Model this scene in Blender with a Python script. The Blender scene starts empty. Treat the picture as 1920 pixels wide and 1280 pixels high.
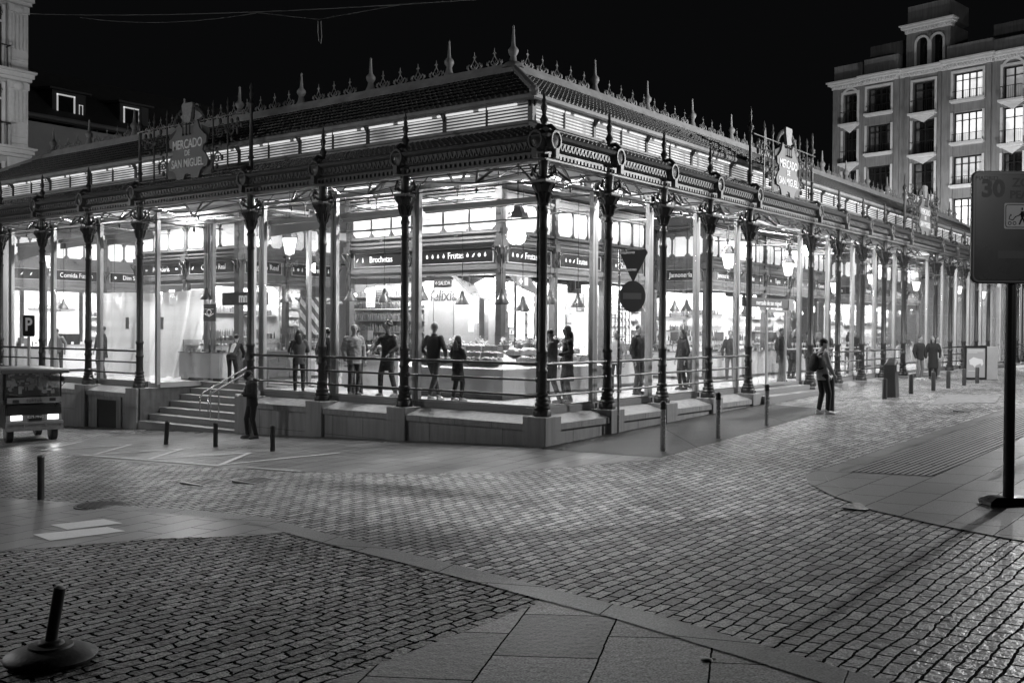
import bpy, bmesh, math, random
from mathutils import Vector, Matrix
random.seed(7)
R = math.radians
sc = bpy.context.scene
COL = sc.collection

# ------------------------------------------------------------------ camera, world, exposure
cam = bpy.data.cameras.new('camera'); cam_o = bpy.data.objects.new('camera', cam); COL.objects.link(cam_o)
yaw, pitch, roll = 0.647273823, -0.0126964847, 0.00672375746
F_ = Vector((math.cos(yaw)*math.cos(pitch), math.sin(yaw)*math.cos(pitch), math.sin(pitch)))
Rt = Vector((math.sin(yaw), -math.cos(yaw), 0)); Up = Rt.cross(F_)
R2 = Rt*math.cos(roll)+Up*math.sin(roll); U2 = Up*math.cos(roll)-Rt*math.sin(roll)
m = Matrix((R2, U2, -F_)).transposed().to_4x4(); m.translation = Vector((-17.531, -12.4415, 1.85))
cam_o.matrix_world = m
cam.sensor_width = 36; cam.lens = 1899.34/1920*36; cam.clip_start = .1; cam.clip_end = 1200
sc.camera = cam_o
w = bpy.data.worlds.new('World'); sc.world = w; w.use_nodes = True
bg = w.node_tree.nodes['Background']; bg.inputs[0].default_value = (.9, .93, 1, 1); bg.inputs[1].default_value = .003
sc.view_settings.view_transform = 'Standard'; sc.view_settings.look = 'None'
sc.view_settings.exposure = 0; sc.view_settings.gamma = 1
cy = sc.cycles
cy.max_bounces = 6; cy.diffuse_bounces = 3; cy.glossy_bounces = 3; cy.transmission_bounces = 4; cy.transparent_max_bounces = 16
cy.sample_clamp_indirect = 3; cy.sample_clamp_direct = 0; cy.caustics_reflective = False; cy.caustics_refractive = False
cy.use_denoising = True; cy.use_light_tree = True
try: cy.denoiser = 'OPENIMAGEDENOISE'; cy.denoising_prefilter = 'ACCURATE'
except Exception: pass

def lamp(name, kind, loc, power, parent=None, size=.3, size_y=None, target=None, spot=None, blend=.5):
    l = bpy.data.lights.new(name, kind); l.energy = power; l.color = (1, 1, 1)
    if kind == 'AREA':
        l.size = size
        if size_y: l.shape = 'RECTANGLE'; l.size_y = size_y
    else: l.shadow_soft_size = size
    if kind == 'SPOT': l.spot_size = R(spot); l.spot_blend = blend
    o = bpy.data.objects.new(name, l); COL.objects.link(o)
    if parent: o.parent = parent; o.location = Vector(loc)-parent.location
    else: o.location = loc
    if target is not None:
        o.rotation_euler = (Vector(target)-Vector(loc)).to_track_quat('-Z', 'Y').to_euler()
    return o

# ------------------------------------------------------------------ builders
LX, LY = 51.6, 29.45
def G(x, y): return max(-2.0, min(-.62-.04*y+.025*x, -.1))

class MB:
    def __init__(s): s.v = []; s.f = []; s.T = None; s.smooth = []
    def add(s, vs, fs, smooth=False):
        n = len(s.v)
        for p in vs:
            p = Vector(p)
            s.v.append(tuple(s.T @ p) if s.T else tuple(p))
        for f in fs: s.f.append(tuple(i+n for i in f)); s.smooth.append(smooth)
        return s
    def box(s, x0, x1, y0, y1, z0, z1):
        return s.add([(x0,y0,z0),(x1,y0,z0),(x1,y1,z0),(x0,y1,z0),(x0,y0,z1),(x1,y0,z1),(x1,y1,z1),(x0,y1,z1)],
            [(0,3,2,1),(4,5,6,7),(0,1,5,4),(1,2,6,5),(2,3,7,6),(3,0,4,7)])
    def bbox(s, x0, x1, y0, y1, z0, z1, b):   # box with chamfered vertical and top edges
        def ring(z, i): return [(x0+b+i,y0+i,z),(x1-b-i,y0+i,z),(x1-i,y0+b+i,z),(x1-i,y1-b-i,z),(x1-b-i,y1-i,z),(x0+b+i,y1-i,z),(x0+i,y1-b-i,z),(x0+i,y0+b+i,z)]
        rs = [ring(z0,0), ring(z1-b,0), ring(z1,b)]
        return s.loft(rs, True, True)
    def loft(s, rings, cap0=True, cap1=True, closed=True, smooth=False):
        n = len(rings[0]); vs = [p for r in rings for p in r]; fs = []
        for k in range(len(rings)-1):
            for i in range(n if closed else n-1):
                j = (i+1) % n
                fs.append((k*n+i, k*n+j, (k+1)*n+j, (k+1)*n+i))
        if cap0: fs.append(tuple(range(n))[::-1])
        if cap1: fs.append(tuple((len(rings)-1)*n+i for i in range(n)))
        return s.add(vs, fs, smooth)
    def lathe(s, c, prof, n=12, smooth=True, cap=True, rot=0):
        cx, cy_, cz = c
        rings = [[(cx+r*math.cos(rot+2*math.pi*i/n), cy_+r*math.sin(rot+2*math.pi*i/n), cz+z) for i in range(n)] for r, z in prof]
        return s.loft(rings, cap, cap, True, smooth)
    def tube(s, pts, r, n=6, smooth=True, cap=True):
        pts = [Vector(p) for p in pts]; rs = r if isinstance(r, (list, tuple)) else [r]*len(pts)
        rings = []; ref = None
        for i, p in enumerate(pts):
            t = (pts[min(i+1, len(pts)-1)]-pts[max(i-1, 0)])
            t = t.normalized() if t.length > 1e-9 else Vector((0,0,1))
            if ref is None: ref = t.orthogonal().normalized()
            a = (ref - t*ref.dot(t))
            a = a.normalized() if a.length > 1e-6 else t.orthogonal().normalized()
            ref = a; b = t.cross(a)
            rings.append([p+(a*math.cos(2*math.pi*k/n)+b*math.sin(2*math.pi*k/n))*rs[i] for k in range(n)])
        return s.loft(rings, cap, cap, True, smooth)
    def ball(s, c, r, n=10, m_=7, M=None):
        rx, ry, rz = r if isinstance(r, (list, tuple)) else (r, r, r)
        rings = []
        for k in range(m_+1):
            t = math.pi*(k+.02)/(m_+.04)
            rings.append([Vector((rx*math.sin(t)*math.cos(2*math.pi*i/n), ry*math.sin(t)*math.sin(2*math.pi*i/n), -rz*math.cos(t))) for i in range(n)])
        if M: rings = [[M @ p for p in q] for q in rings]
        rings = [[p+Vector(c) for p in q] for q in rings]
        return s.loft(rings, True, True, True, True)
    def prism(s, poly, o, ex, ey, d0, d1):    # outline in the plane (ex, ey) through o, between depths d0..d1 along ex x ey
        o, ex, ey = Vector(o), Vector(ex), Vector(ey); nz = ex.cross(ey).normalized()
        a = [o+ex*p[0]+ey*p[1]+nz*d0 for p in poly]; b = [o+ex*p[0]+ey*p[1]+nz*d1 for p in poly]
        return s.loft([a, b])
    def mesh(s, name):
        me = bpy.data.meshes.new(name); me.from_pydata(s.v, [], s.f)
        if any(s.smooth): me.polygons.foreach_set('use_smooth', s.smooth)
        me.update()
        if any(s.smooth): me.set_sharp_from_angle(angle=R(42))
        return me
    def build(s, name, mat, parent=None, bevel=0):
        off = parent_world(parent) if parent else Vector()
        if off.length > 0: s.v = [tuple(Vector(p)-off) for p in s.v]
        me = s.mesh(name)
        if mat: me.materials.append(mat)
        o = bpy.data.objects.new(name, me); COL.objects.link(o)
        if parent: o.parent = parent
        o['_w'] = 1
        if bevel:
            b = o.modifiers.new('bevel', 'BEVEL'); b.width = bevel; b.segments = 2; b.limit_method = 'ANGLE'
        return o

def parent_world(p):
    v = Vector()
    while p is not None: v += p.location; p = p.parent
    return v
def tag(o, label=None, cat=None, group=None, kind=None):
    if label: o['label'] = label
    if cat: o['category'] = cat
    if group: o['group'] = group
    if kind: o['kind'] = kind
    return o
def empty(name, loc, label=None, cat=None, group=None, rz=0):
    o = bpy.data.objects.new(name, None); COL.objects.link(o); o.location = loc; o.rotation_euler.z = rz
    return tag(o, label, cat, group)
def copy_tree(o, loc=None, rz=None, label=None, parent=None):
    c = o.copy(); COL.objects.link(c); c.parent = parent
    if loc is not None: c.location = loc
    if rz is not None: c.rotation_euler.z = rz
    if label: c['label'] = label
    for ch in list(o.children): copy_tree(ch, parent=c)
    return c

# ------------------------------------------------------------------ materials (black and white photograph: all greys)
MATS = {}
def mat(name, col=.5, rough=.6, metal=0, var=0, vs=3, bump=0, bs=20, spec=.5, streak=0, coat=0):
    if name in MATS: return MATS[name]
    M = bpy.data.materials.new(name); M.use_nodes = True; nt = M.node_tree; N = nt.nodes; L = nt.links
    P = N['Principled BSDF']
    P.inputs['Base Color'].default_value = (col, col, col*1.01, 1); P.inputs['Roughness'].default_value = rough
    P.inputs['Metallic'].default_value = metal; P.inputs['Specular IOR Level'].default_value = spec
    if coat: P.inputs['Coat Weight'].default_value = coat
    tc = N.new('ShaderNodeTexCoord')
    if var:
        n = N.new('ShaderNodeTexNoise'); n.inputs['Scale'].default_value = vs; n.inputs['Detail'].default_value = 6; n.inputs['Roughness'].default_value = .65
        L.new(tc.outputs['Object'], n.inputs['Vector'])
        cr = N.new('ShaderNodeValToRGB'); e = cr.color_ramp.elements
        a, b = col*(1-var), min(1, col*(1+var)); e[0].position = .3; e[1].position = .7
        e[0].color = (a, a, a, 1); e[1].color = (b, b, b*1.01, 1)
        L.new(n.outputs['Fac'], cr.inputs['Fac']); out = cr.outputs['Color']
        if streak:
            mp = N.new('ShaderNodeMapping'); mp.inputs['Scale'].default_value = (7, 7, .7)
            L.new(tc.outputs['Object'], mp.inputs['Vector'])
            n2 = N.new('ShaderNodeTexNoise'); n2.inputs['Scale'].default_value = 1.2; n2.inputs['Detail'].default_value = 5
            L.new(mp.outputs['Vector'], n2.inputs['Vector'])
            mx = N.new('ShaderNodeMix'); mx.data_type = 'RGBA'; mx.blend_type = 'MULTIPLY'; mx.inputs['Factor'].default_value = streak
            c2 = N.new('ShaderNodeValToRGB'); c2.color_ramp.elements[0].position = .35; c2.color_ramp.elements[1].position = .6
            c2.color_ramp.elements[0].color = (.35, .35, .35, 1)
            L.new(n2.outputs['Fac'], c2.inputs['Fac']); L.new(out, mx.inputs['A']); L.new(c2.outputs['Color'], mx.inputs['B']); out = mx.outputs['Result']
        L.new(out, P.inputs['Base Color'])
        mr = N.new('ShaderNodeMapRange'); mr.inputs['To Min'].default_value = max(.05, rough-.12); mr.inputs['To Max'].default_value = min(1, rough+.12)
        L.new(n.outputs['Fac'], mr.inputs['Value']); L.new(mr.outputs['Result'], P.inputs['Roughness'])
    if bump:
        n = N.new('ShaderNodeTexNoise'); n.inputs['Scale'].default_value = bs; n.inputs['Detail'].default_value = 4
        L.new(tc.outputs['Object'], n.inputs['Vector'])
        b = N.new('ShaderNodeBump'); b.inputs['Strength'].default_value = bump; b.inputs['Distance'].default_value = .01
        L.new(n.outputs['Fac'], b.inputs['Height']); L.new(b.outputs['Normal'], P.inputs['Normal'])
    MATS[name] = M; return M
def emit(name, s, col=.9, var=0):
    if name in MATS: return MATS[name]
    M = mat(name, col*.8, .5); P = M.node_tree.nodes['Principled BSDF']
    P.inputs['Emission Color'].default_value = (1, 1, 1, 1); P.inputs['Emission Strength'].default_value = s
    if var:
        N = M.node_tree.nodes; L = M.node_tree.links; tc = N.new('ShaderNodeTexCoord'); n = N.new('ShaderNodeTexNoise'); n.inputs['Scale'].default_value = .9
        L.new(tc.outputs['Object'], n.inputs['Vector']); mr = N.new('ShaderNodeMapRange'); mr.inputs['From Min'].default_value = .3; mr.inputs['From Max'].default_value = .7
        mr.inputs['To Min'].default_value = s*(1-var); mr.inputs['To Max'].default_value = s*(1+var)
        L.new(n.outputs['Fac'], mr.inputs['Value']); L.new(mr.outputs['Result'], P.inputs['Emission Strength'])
    return M
def glass_mat(name, tint=.93, refl=1.0, ior=1.6):
    M = bpy.data.materials.new(name); M.use_nodes = True; nt = M.node_tree; N = nt.nodes; L = nt.links; N.clear()
    o = N.new('ShaderNodeOutputMaterial'); t = N.new('ShaderNodeBsdfTransparent'); t.inputs[0].default_value = (tint, tint, tint, 1)
    g = N.new('ShaderNodeBsdfGlossy'); g.inputs['Roughness'].default_value = .015; g.inputs[0].default_value = (refl, refl, refl, 1)
    fr = N.new('ShaderNodeFresnel'); ge = N.new('ShaderNodeNewGeometry'); mr = N.new('ShaderNodeMapRange'); mr.inputs['To Min'].default_value = ior; mr.inputs['To Max'].default_value = 1/ior; L.new(ge.outputs['Backfacing'], mr.inputs['Value']); L.new(mr.outputs[0], fr.inputs[0]); mx = N.new('ShaderNodeMixShader')
    L.new(fr.outputs[0], mx.inputs[0]); L.new(t.outputs[0], mx.inputs[1]); L.new(g.outputs[0], mx.inputs[2]); L.new(mx.outputs[0], o.inputs[0])
    MATS[name] = M; return M

def pave(name, c1, c2, mortar, bw, bh, mw, rot=0, bumpd=.02, rough=.5, warp=.03, grain=.35, gs=90, offset=.5, patch=.25, wear=0, cleft=0.):
    M = bpy.data.materials.new(name); M.use_nodes = True; nt = M.node_tree; N = nt.nodes; L = nt.links; P = N['Principled BSDF']
    g = N.new('ShaderNodeNewGeometry'); mp = N.new('ShaderNodeMapping'); mp.vector_type = 'TEXTURE'; mp.inputs['Rotation'].default_value = (0, 0, R(rot))
    L.new(g.outputs['Position'], mp.inputs['Vector'])
    nz = N.new('ShaderNodeTexNoise'); nz.inputs['Scale'].default_value = 1.7; nz.inputs['Detail'].default_value = 4; L.new(mp.outputs[0], nz.inputs['Vector'])
    sub = N.new('ShaderNodeVectorMath'); sub.operation = 'SUBTRACT'; sub.inputs[1].default_value = (.5, .5, .5); L.new(nz.outputs['Color'], sub.inputs[0])
    scl = N.new('ShaderNodeVectorMath'); scl.operation = 'SCALE'; scl.inputs['Scale'].default_value = warp; L.new(sub.outputs[0], scl.inputs[0])
    nz3 = N.new('ShaderNodeTexNoise'); nz3.inputs['Scale'].default_value = 11; L.new(mp.outputs[0], nz3.inputs['Vector'])
    sb3 = N.new('ShaderNodeVectorMath'); sb3.operation = 'SUBTRACT'; sb3.inputs[1].default_value = (.5, .5, .5); L.new(nz3.outputs['Color'], sb3.inputs[0])
    sc3 = N.new('ShaderNodeVectorMath'); sc3.operation = 'SCALE'; sc3.inputs['Scale'].default_value = warp*.35; L.new(sb3.outputs[0], sc3.inputs[0])
    ad = N.new('ShaderNodeVectorMath'); L.new(mp.outputs[0], ad.inputs[0]); L.new(scl.outputs[0], ad.inputs[1])
    ad2 = N.new('ShaderNodeVectorMath'); L.new(ad.outputs[0], ad2.inputs[0]); L.new(sc3.outputs[0], ad2.inputs[1])
    b = N.new('ShaderNodeTexBrick'); b.offset = offset; b.inputs['Scale'].default_value = 1; b.inputs['Brick Width'].default_value = bw; b.inputs['Row Height'].default_value = bh
    b.inputs['Mortar Size'].default_value = mw; b.inputs['Mortar Smooth'].default_value = .2; b.inputs['Bias'].default_value = 0
    b.inputs['Color1'].default_value = (c1, c1, c1, 1); b.inputs['Color2'].default_value = (c2, c2, c2, 1); b.inputs['Mortar'].default_value = (mortar, mortar, mortar, 1)
    L.new(ad2.outputs[0], b.inputs['Vector'])
    sp = N.new('ShaderNodeTexNoise'); sp.inputs['Scale'].default_value = gs; sp.inputs['Detail'].default_value = 3; L.new(g.outputs['Position'], sp.inputs['Vector'])
    big = N.new('ShaderNodeTexNoise'); big.inputs['Scale'].default_value = .45; big.inputs['Detail'].default_value = 6; L.new(g.outputs['Position'], big.inputs['Vector'])
    def rng(src, a, b_): 
        q = N.new('ShaderNodeMapRange'); q.inputs['From Min'].default_value = .3; q.inputs['From Max'].default_value = .7; q.inputs['To Min'].default_value = a; q.inputs['To Max'].default_value = b_
        L.new(src, q.inputs['Value']); return q.outputs[0]
    m1 = N.new('ShaderNodeMath'); m1.operation = 'MULTIPLY'; L.new(rng(sp.outputs['Fac'], 1-grain, 1+grain), m1.inputs[0]); L.new(rng(big.outputs['Fac'], 1-patch, 1+patch), m1.inputs[1])
    vm = N.new('ShaderNodeVectorMath'); vm.operation = 'SCALE'; L.new(b.outputs['Color'], vm.inputs[0]); L.new(m1.outputs[0], vm.inputs['Scale']); L.new(vm.outputs[0], P.inputs['Base Color'])
    js = N.new('ShaderNodeMapRange'); js.inputs['To Min'].default_value = .5; js.inputs['To Max'].default_value = .02; L.new(b.outputs['Fac'], js.inputs['Value']); L.new(js.outputs[0], P.inputs['Specular IOR Level'])
    # height: joints low, each stone a little tilted/domed, surface grain
    h = N.new('ShaderNodeMath'); h.operation = 'MULTIPLY_ADD'; h.inputs[1].default_value = -1; h.inputs[2].default_value = 1; L.new(b.outputs['Fac'], h.inputs[0])
    md = N.new('ShaderNodeTexNoise'); md.inputs['Scale'].default_value = 14; md.inputs['Detail'].default_value = 5; L.new(g.outputs['Position'], md.inputs['Vector'])
    h2 = N.new('ShaderNodeMath'); h2.operation = 'MULTIPLY_ADD'; h2.inputs[1].default_value = .25+cleft; L.new(md.outputs['Fac'], h2.inputs[0]); L.new(h.outputs[0], h2.inputs[2])
    h3 = N.new('ShaderNodeMath'); h3.operation = 'MULTIPLY_ADD'; h3.inputs[1].default_value = .14; L.new(sp.outputs['Fac'], h3.inputs[0]); L.new(h2.outputs[0], h3.inputs[2])
    hv = N.new('ShaderNodeMath'); hv.operation = 'MULTIPLY_ADD'; hv.inputs[1].default_value = .35/max(c2, .01)*.6; L.new(b.outputs['Color'], hv.inputs[0]); L.new(h3.outputs[0], hv.inputs[2])
    bp = N.new('ShaderNodeBump'); bp.inputs['Strength'].default_value = 1; bp.inputs['Distance'].default_value = bumpd; L.new(hv.outputs[0], bp.inputs['Height']); L.new(bp.outputs[0], P.inputs['Normal'])
    rj = N.new('ShaderNodeMath'); rj.operation = 'MAXIMUM'; L.new(rng(big.outputs['Fac'], rough-.03, rough+.1), rj.inputs[0]); L.new(b.outputs['Fac'], rj.inputs[1]); L.new(rj.outputs[0], P.inputs['Roughness'])
    MATS[name] = M; return M

IRON = mat('painted_iron', .028, .38, 0, .25, 6, .25, 60)
IRON2 = mat('grey_painted_iron', .065, .42, 0, .2, 4, .2, 40)
ZINC = mat('zinc_tiles', .028, .5, 0, .35, 2, .3, 30)
ZINCL = mat('pale_zinc', .33, .5, 0, .25, 2.5, .2, 25)
GRAN = mat('granite', .30, .62, 0, .22, 60, .25, 90, streak=.35)
GRAN2 = mat('granite_ledge', .24, .5, 0, .3, 40, .25, 90)
ALU = mat('aluminium_mullion', .42, .35, .35, .06, 3)
STEEL = mat('brushed_steel', .55, .25, .9, .1, 8)
WHITE = mat('white_paint', .72, .5, 0, .06, 2)
CEIL = mat('ceiling_boards', .40, .6, 0, .08, 1.5)
BLACK = mat('black_enamel', .018, .3)
BOLL = mat('bollard_black', .02, .4, 0, .3, 6)
STALLGREY = mat('stall_frame_paint', .13, .45, 0, .12, 3, .1, 30)
STALLLITE = mat('stall_pale_paint', .36, .5, 0, .1, 3)
TXT = emit('sign_lettering', .35)
SIGNBLK = mat('sign_board_black', .012, .28)
GLASS = glass_mat('clear_glass')
LIT = emit('lit_frosted_pane', .55, var=.35)
LITHOT = emit('lamp_glow', 5)
TUBEM = emit('fluorescent_glow', 3.2)
# ------------------------------------------------------------------ street lamps, other lights of the place and added fills are built with their fixtures further down
# ------------------------------------------------------------------ ground
SETT = pave('granite_setts', .38, .10, .001, .245, .135, .0125, rot=-2, bumpd=.035, rough=.38, warp=.09, grain=.75, gs=52, patch=.4, cleft=.25)
SETTOLD = pave('worn_old_setts', .26, .06, .001, .25, .14, .0145, rot=-4, bumpd=.055, rough=.3, warp=.2, grain=1.0, gs=60, cleft=.9)
SLAB = pave('smooth_slabs', .20, .14, .03, .9, .5, .006, rot=3, bumpd=.006, rough=.3, warp=.03, grain=.25, gs=90, patch=.35)
SLABR = pave('pavement_slabs', .10, .07, .02, .95, .6, .007, rot=-2, bumpd=.008, rough=.42, warp=.03, grain=.5, gs=60, patch=.4)
SLABF = pave('cut_granite_slabs', .17, .05, .004, 1.1, .8, .009, rot=24, bumpd=.03, rough=.36, warp=.03, grain=.9, gs=60, patch=.4, cleft=.2)
BAND = pave('granite_kerb_band', .20, .16, .03, 1.4, 1.1, .007, rot=-78, bumpd=.012, rough=.4, warp=.02, grain=.5, gs=60, patch=.3)
GRIT = pave('ribbed_tactile_paving', .075, .055, .003, 6, .085, .014, rot=-52, bumpd=.02, rough=.55, warp=.004, grain=.2)
GRIT2 = pave('ribbed_tactile_tiles', .20, .15, .01, 8, .10, .018, rot=-3, bumpd=.02, rough=.5, warp=.004, grain=.2)
PALE = mat('pale_slab', .75, .5, 0, .12, 30, .15, 90)
LINEP = mat('worn_road_paint', .60, .6, 0, .3, 14)
BASEG = mat('dark_asphalt', .05, .7, 0, .3, 4, .3, 60)

def drape(name, poly, lift, mat_, tagk='structure', thick=0, label=None, cat=None, parent=None):
    bm = bmesh.new(); vs = [bm.verts.new((x, y, 0)) for x, y in poly]; f = bm.faces.new(vs)
    bmesh.ops.triangulate(bm, faces=[f])
    # creases of the ground: plane1 = -.1 and plane1 = -2
    for z0 in (-.1, -2.0):
        n = Vector((.025, -.04, 0)); co = n*((z0+.62)/n.length_squared)
        bmesh.ops.bisect_plane(bm, geom=bm.verts[:]+bm.edges[:]+bm.faces[:], plane_co=co, plane_no=n.normalized())
    for v in bm.verts: v.co.z = G(v.co.x, v.co.y)+lift
    bmesh.ops.recalc_face_normals(bm, faces=bm.faces)
    if bm.faces and sum(f.normal.z*f.calc_area() for f in bm.faces) < 0: bmesh.ops.reverse_faces(bm, faces=bm.faces)
    me = bpy.data.meshes.new(name); bm.to_mesh(me); bm.free(); me.materials.append(mat_)
    o = bpy.data.objects.new(name, me); COL.objects.link(o)
    if tagk: o['kind'] = tagk
    return o
def strip(pts, w0, w1):    # ribbon polygon left/right of a polyline
    a, b = [], []
    for i, p in enumerate(pts):
        p = Vector(p); t = (Vector(pts[min(i+1, len(pts)-1)])-Vector(pts[max(i-1, 0)])).normalized(); n = Vector((-t.y, t.x))
        a.append(tuple(p+n*w0)); b.append(tuple(p+n*w1))
    return a+b[::-1]

drape('ground', [(-400,-400),(600,-400),(600,600),(-400,600)], -.012, BASEG)
drape('road', [(-40,-45),(75,-45),(75,14),(-.2,-.2),(-.2,60),(-40,60)], 0, SETT)
band = [(-8.86,1.0),(-8.70,.1),(-8.65,-1.38),(-9.1,-3.19),(-9.46,-4.9),(-9.75,-6.2),(-10.03,-7.39),(-10.19,-8.14),(-10.4,-8.84),(-10.63,-9.59),(-10.9,-10.4),(-11.3,-11.6),(-11.8,-13)]
drape('old_road', [(-9.0,.6),(-8.75,-1.38),(-9.2,-3.19),(-9.6,-4.9),(-9.85,-6.2),(-10.1,-7.3),(-12.65,-7.15),(-21,-7.0),(-24,4),(-12,4.5)], .004, SETTOLD)
drape('pavement', [(-10.02,-7.25),(-12.65,-7.15),(-21,-7.0),(-24,-18),(-12.2,-18),(-11.8,-13),(-11.3,-11.6),(-10.9,-10.4),(-10.63,-9.59),(-10.19,-8.14)], .006, SLABF)
drape('kerb', strip(band, -.15, .17), .012, BAND)
drape('path', [(-9.5,6.5),(-8.78,1.6),(-8.62,.1),(-8.55,-1.3),(-8.9,-2.5),(-9.4,-2.25),(-10.06,-1.27),(-11.49,-.11),(-12.6,.8),(-14,6.5)], .008, SLAB)
drape('sett_apron', [(-.2,13.5),(-4.2,13),(-5.2,9),(-5.4,6.66),(-5.0,2.31),(-4.43,-.2),(-3.6,-1.81),(-2.24,-2.75),(-1.0,-3.6),(-.9,-3.3),(-.2,-.3)], .004, SLAB)
for pp in ([(-10.21,1.08),(-9.6,.77),(-9.67,.19),(-10.3,.48)],[(-10.71,.6),(-9.93,.14),(-9.99,-.40),(-10.83,-.05)]): drape('pale_slab_patch', pp, .014, PALE)
drape('tactile_strip', [(-.6,-.30),(-1.05,-3.42),(9.33,-2.95),(10.93,-.30)], .008, GRIT)
arc = [(-6.0,-11.3),(-5.77,-10.23),(-5.31,-9.36),(-4.71,-8.45),(-3.85,-7.61),(-2.86,-6.89),(-2.11,-6.56),(-.88,-6.63),(3,-6.75),(7.02,-6.9),(14,-7.1),(30,-7.6),(60,-8)]
drape('pavement', [(-6.2,-20)]+arc[:]+[(60,-20)], .005, SLABR)
drape('kerb', strip(arc, -.30, .0), .010, SLABR)
for w0, w1 in ((-.309,-.30),(-.002,.006)): drape('kerb_joint', strip(arc, w0, w1), .013, BLACK)
drape('tactile_strip', [(-1.6,-7.06),(-1.6,-8.34),(3.07,-8.5),(12,-8.7),(12,-7.25),(6.22,-7.15)], .012, GRIT2)
drape('loading_bay_patch', [(11.0,-4.95),(15.4,-4.3),(16.6,-5.6),(12.6,-6.3)], .009, mat('worn_pale_patch', .2, .6, 0, .5, 6))
# drain slot, dark cracks and the square cover set in the paving
M = MB()
def crack(pts, w):
    M.loft([[ (x,y-w,G(x,y)+.016) , (x,y+w,G(x,y)+.016)] for x, y in pts], False, False, closed=False)
crack([(7.95,-3.9),(7.6,-4.6),(7.35,-5.3)], .05); crack([(-.9,-4.0),(-.8,-5.3),(-.75,-5.9)], .012)
M.box(-4.75,-4.25,-8.35,-8.05,G(-4.5,-8.2)+.006,G(-4.5,-8.2)+.013)
ob = M.build('drain_slot', BLACK); tag(ob, kind='structure')
for (x, y, s) in ((9.6,-6.2,.35),):
    t = empty('drain_cover', (x, y, G(x,y)), 'small dark drain cover in the setts beyond the tall bollards', 'drain cover')
    MB().box(x-s, x+s, y-.2, y+.2, G(x,y)-.02, G(x,y)+.008).build('cover_plate', BLACK, t)
# round manhole and twin grates
t = empty('manhole_cover', (-8.9,2.0,G(-8.9,2)), 'round iron manhole cover in the smooth slabs at left', 'manhole cover')
q = MB(); z = G(-8.9,2)+.012
q.lathe((-8.9,2,z-.03), [(.40,0),(.40,.031),(.36,.031),(.36,.024)], 32)
for i in range(-5, 6):
    l = math.sqrt(max(.01,.34**2-(i*.06)**2)); q.box(-8.9+i*.06-.014, -8.9+i*.06+.014, 2-l, 2+l, z-.01, z+.008)
q.build('cover', IRON2, t)
for k, (x, y, lb) in enumerate(((-6.6,2.55,'left iron grate of the pair in the setts'),(-6.1,1.75,'right iron grate of the pair in the setts'))):
    t = empty('drain_grate', (x,y,G(x,y)), lb, 'drain grate', 'pair of drain grates')
    z = G(x,y)+.01; MB().box(x-.3,x+.3,y-.28,y+.28,z-.03,z-.004).build('pit', BLACK, t)
    q = MB()
    for i in range(6): q.box(x-.27+i*.10,x-.225+i*.10,y-.27,y+.27,z-.02,z+.006)
    for b_ in ((x-.32,x-.28,y-.3,y+.3),(x+.28,x+.32,y-.3,y+.3),(x-.28,x+.28,y-.3,y-.27),(x-.28,x+.28,y+.27,y+.3)): q.box(b_[0],b_[1],b_[2],b_[3],z-.02,z+.007)
    q.build('bars', mat('grate_bars', .22, .4, .1), t)
# painted hatching at the left kerb
HL = MB()
def pline(a, b, w=.06):
    a, b = Vector(a), Vector(b); t = (b-a).normalized(); n = Vector((-t.y, t.x))*w
    HL.add([(p.x, p.y, G(p.x,p.y)+.019) for p in (a-n, b-n, b+n, a+n)], [(0,1,2,3)])

# ------------------------------------------------------------------ market hall
hall = empty('market_hall', (0,0,0), 'cast iron and glass market hall lit from within, with crested zinc roof', 'market hall')
FACE = {'R': lambda u, s, z: (u, s, z), 'L': lambda u, s, z: (s, u, z), 'B': lambda u, s, z: (u, LY-s, z), 'E': lambda u, s, z: (LX-s, u, z)}
FLEN = {'R': LX, 'L': LY, 'B': LX, 'E': LY}
RX = [2.62,5.25,7.87,10.49,15.43,18.06,20.68,23.3,25.93,30.87,33.5,36.1,38.7,41.4,46.3,49.0,51.6]
LYS = [3.99,6.82,9.65,14.83,17.66,20.49,23.32,26.1,29.45]
def fprof(fc, prof, u0=None, u1=None, mitre=True, name=None, mat_=None, parent=hall, closed=True, smooth=False):
    # extrude a profile of (setback, z) along a face with mitred corners
    Ln = FLEN[fc]; q = MB(); F = FACE[fc]
    a = [F(s if u0 is None else u0, s, z) for s, z in prof]; b = [F(Ln-s if u1 is None else u1, s, z) for s, z in prof]
    q.loft([a, b], closed, closed, closed)
    return q.build(name, mat_, parent) if name else q

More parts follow.
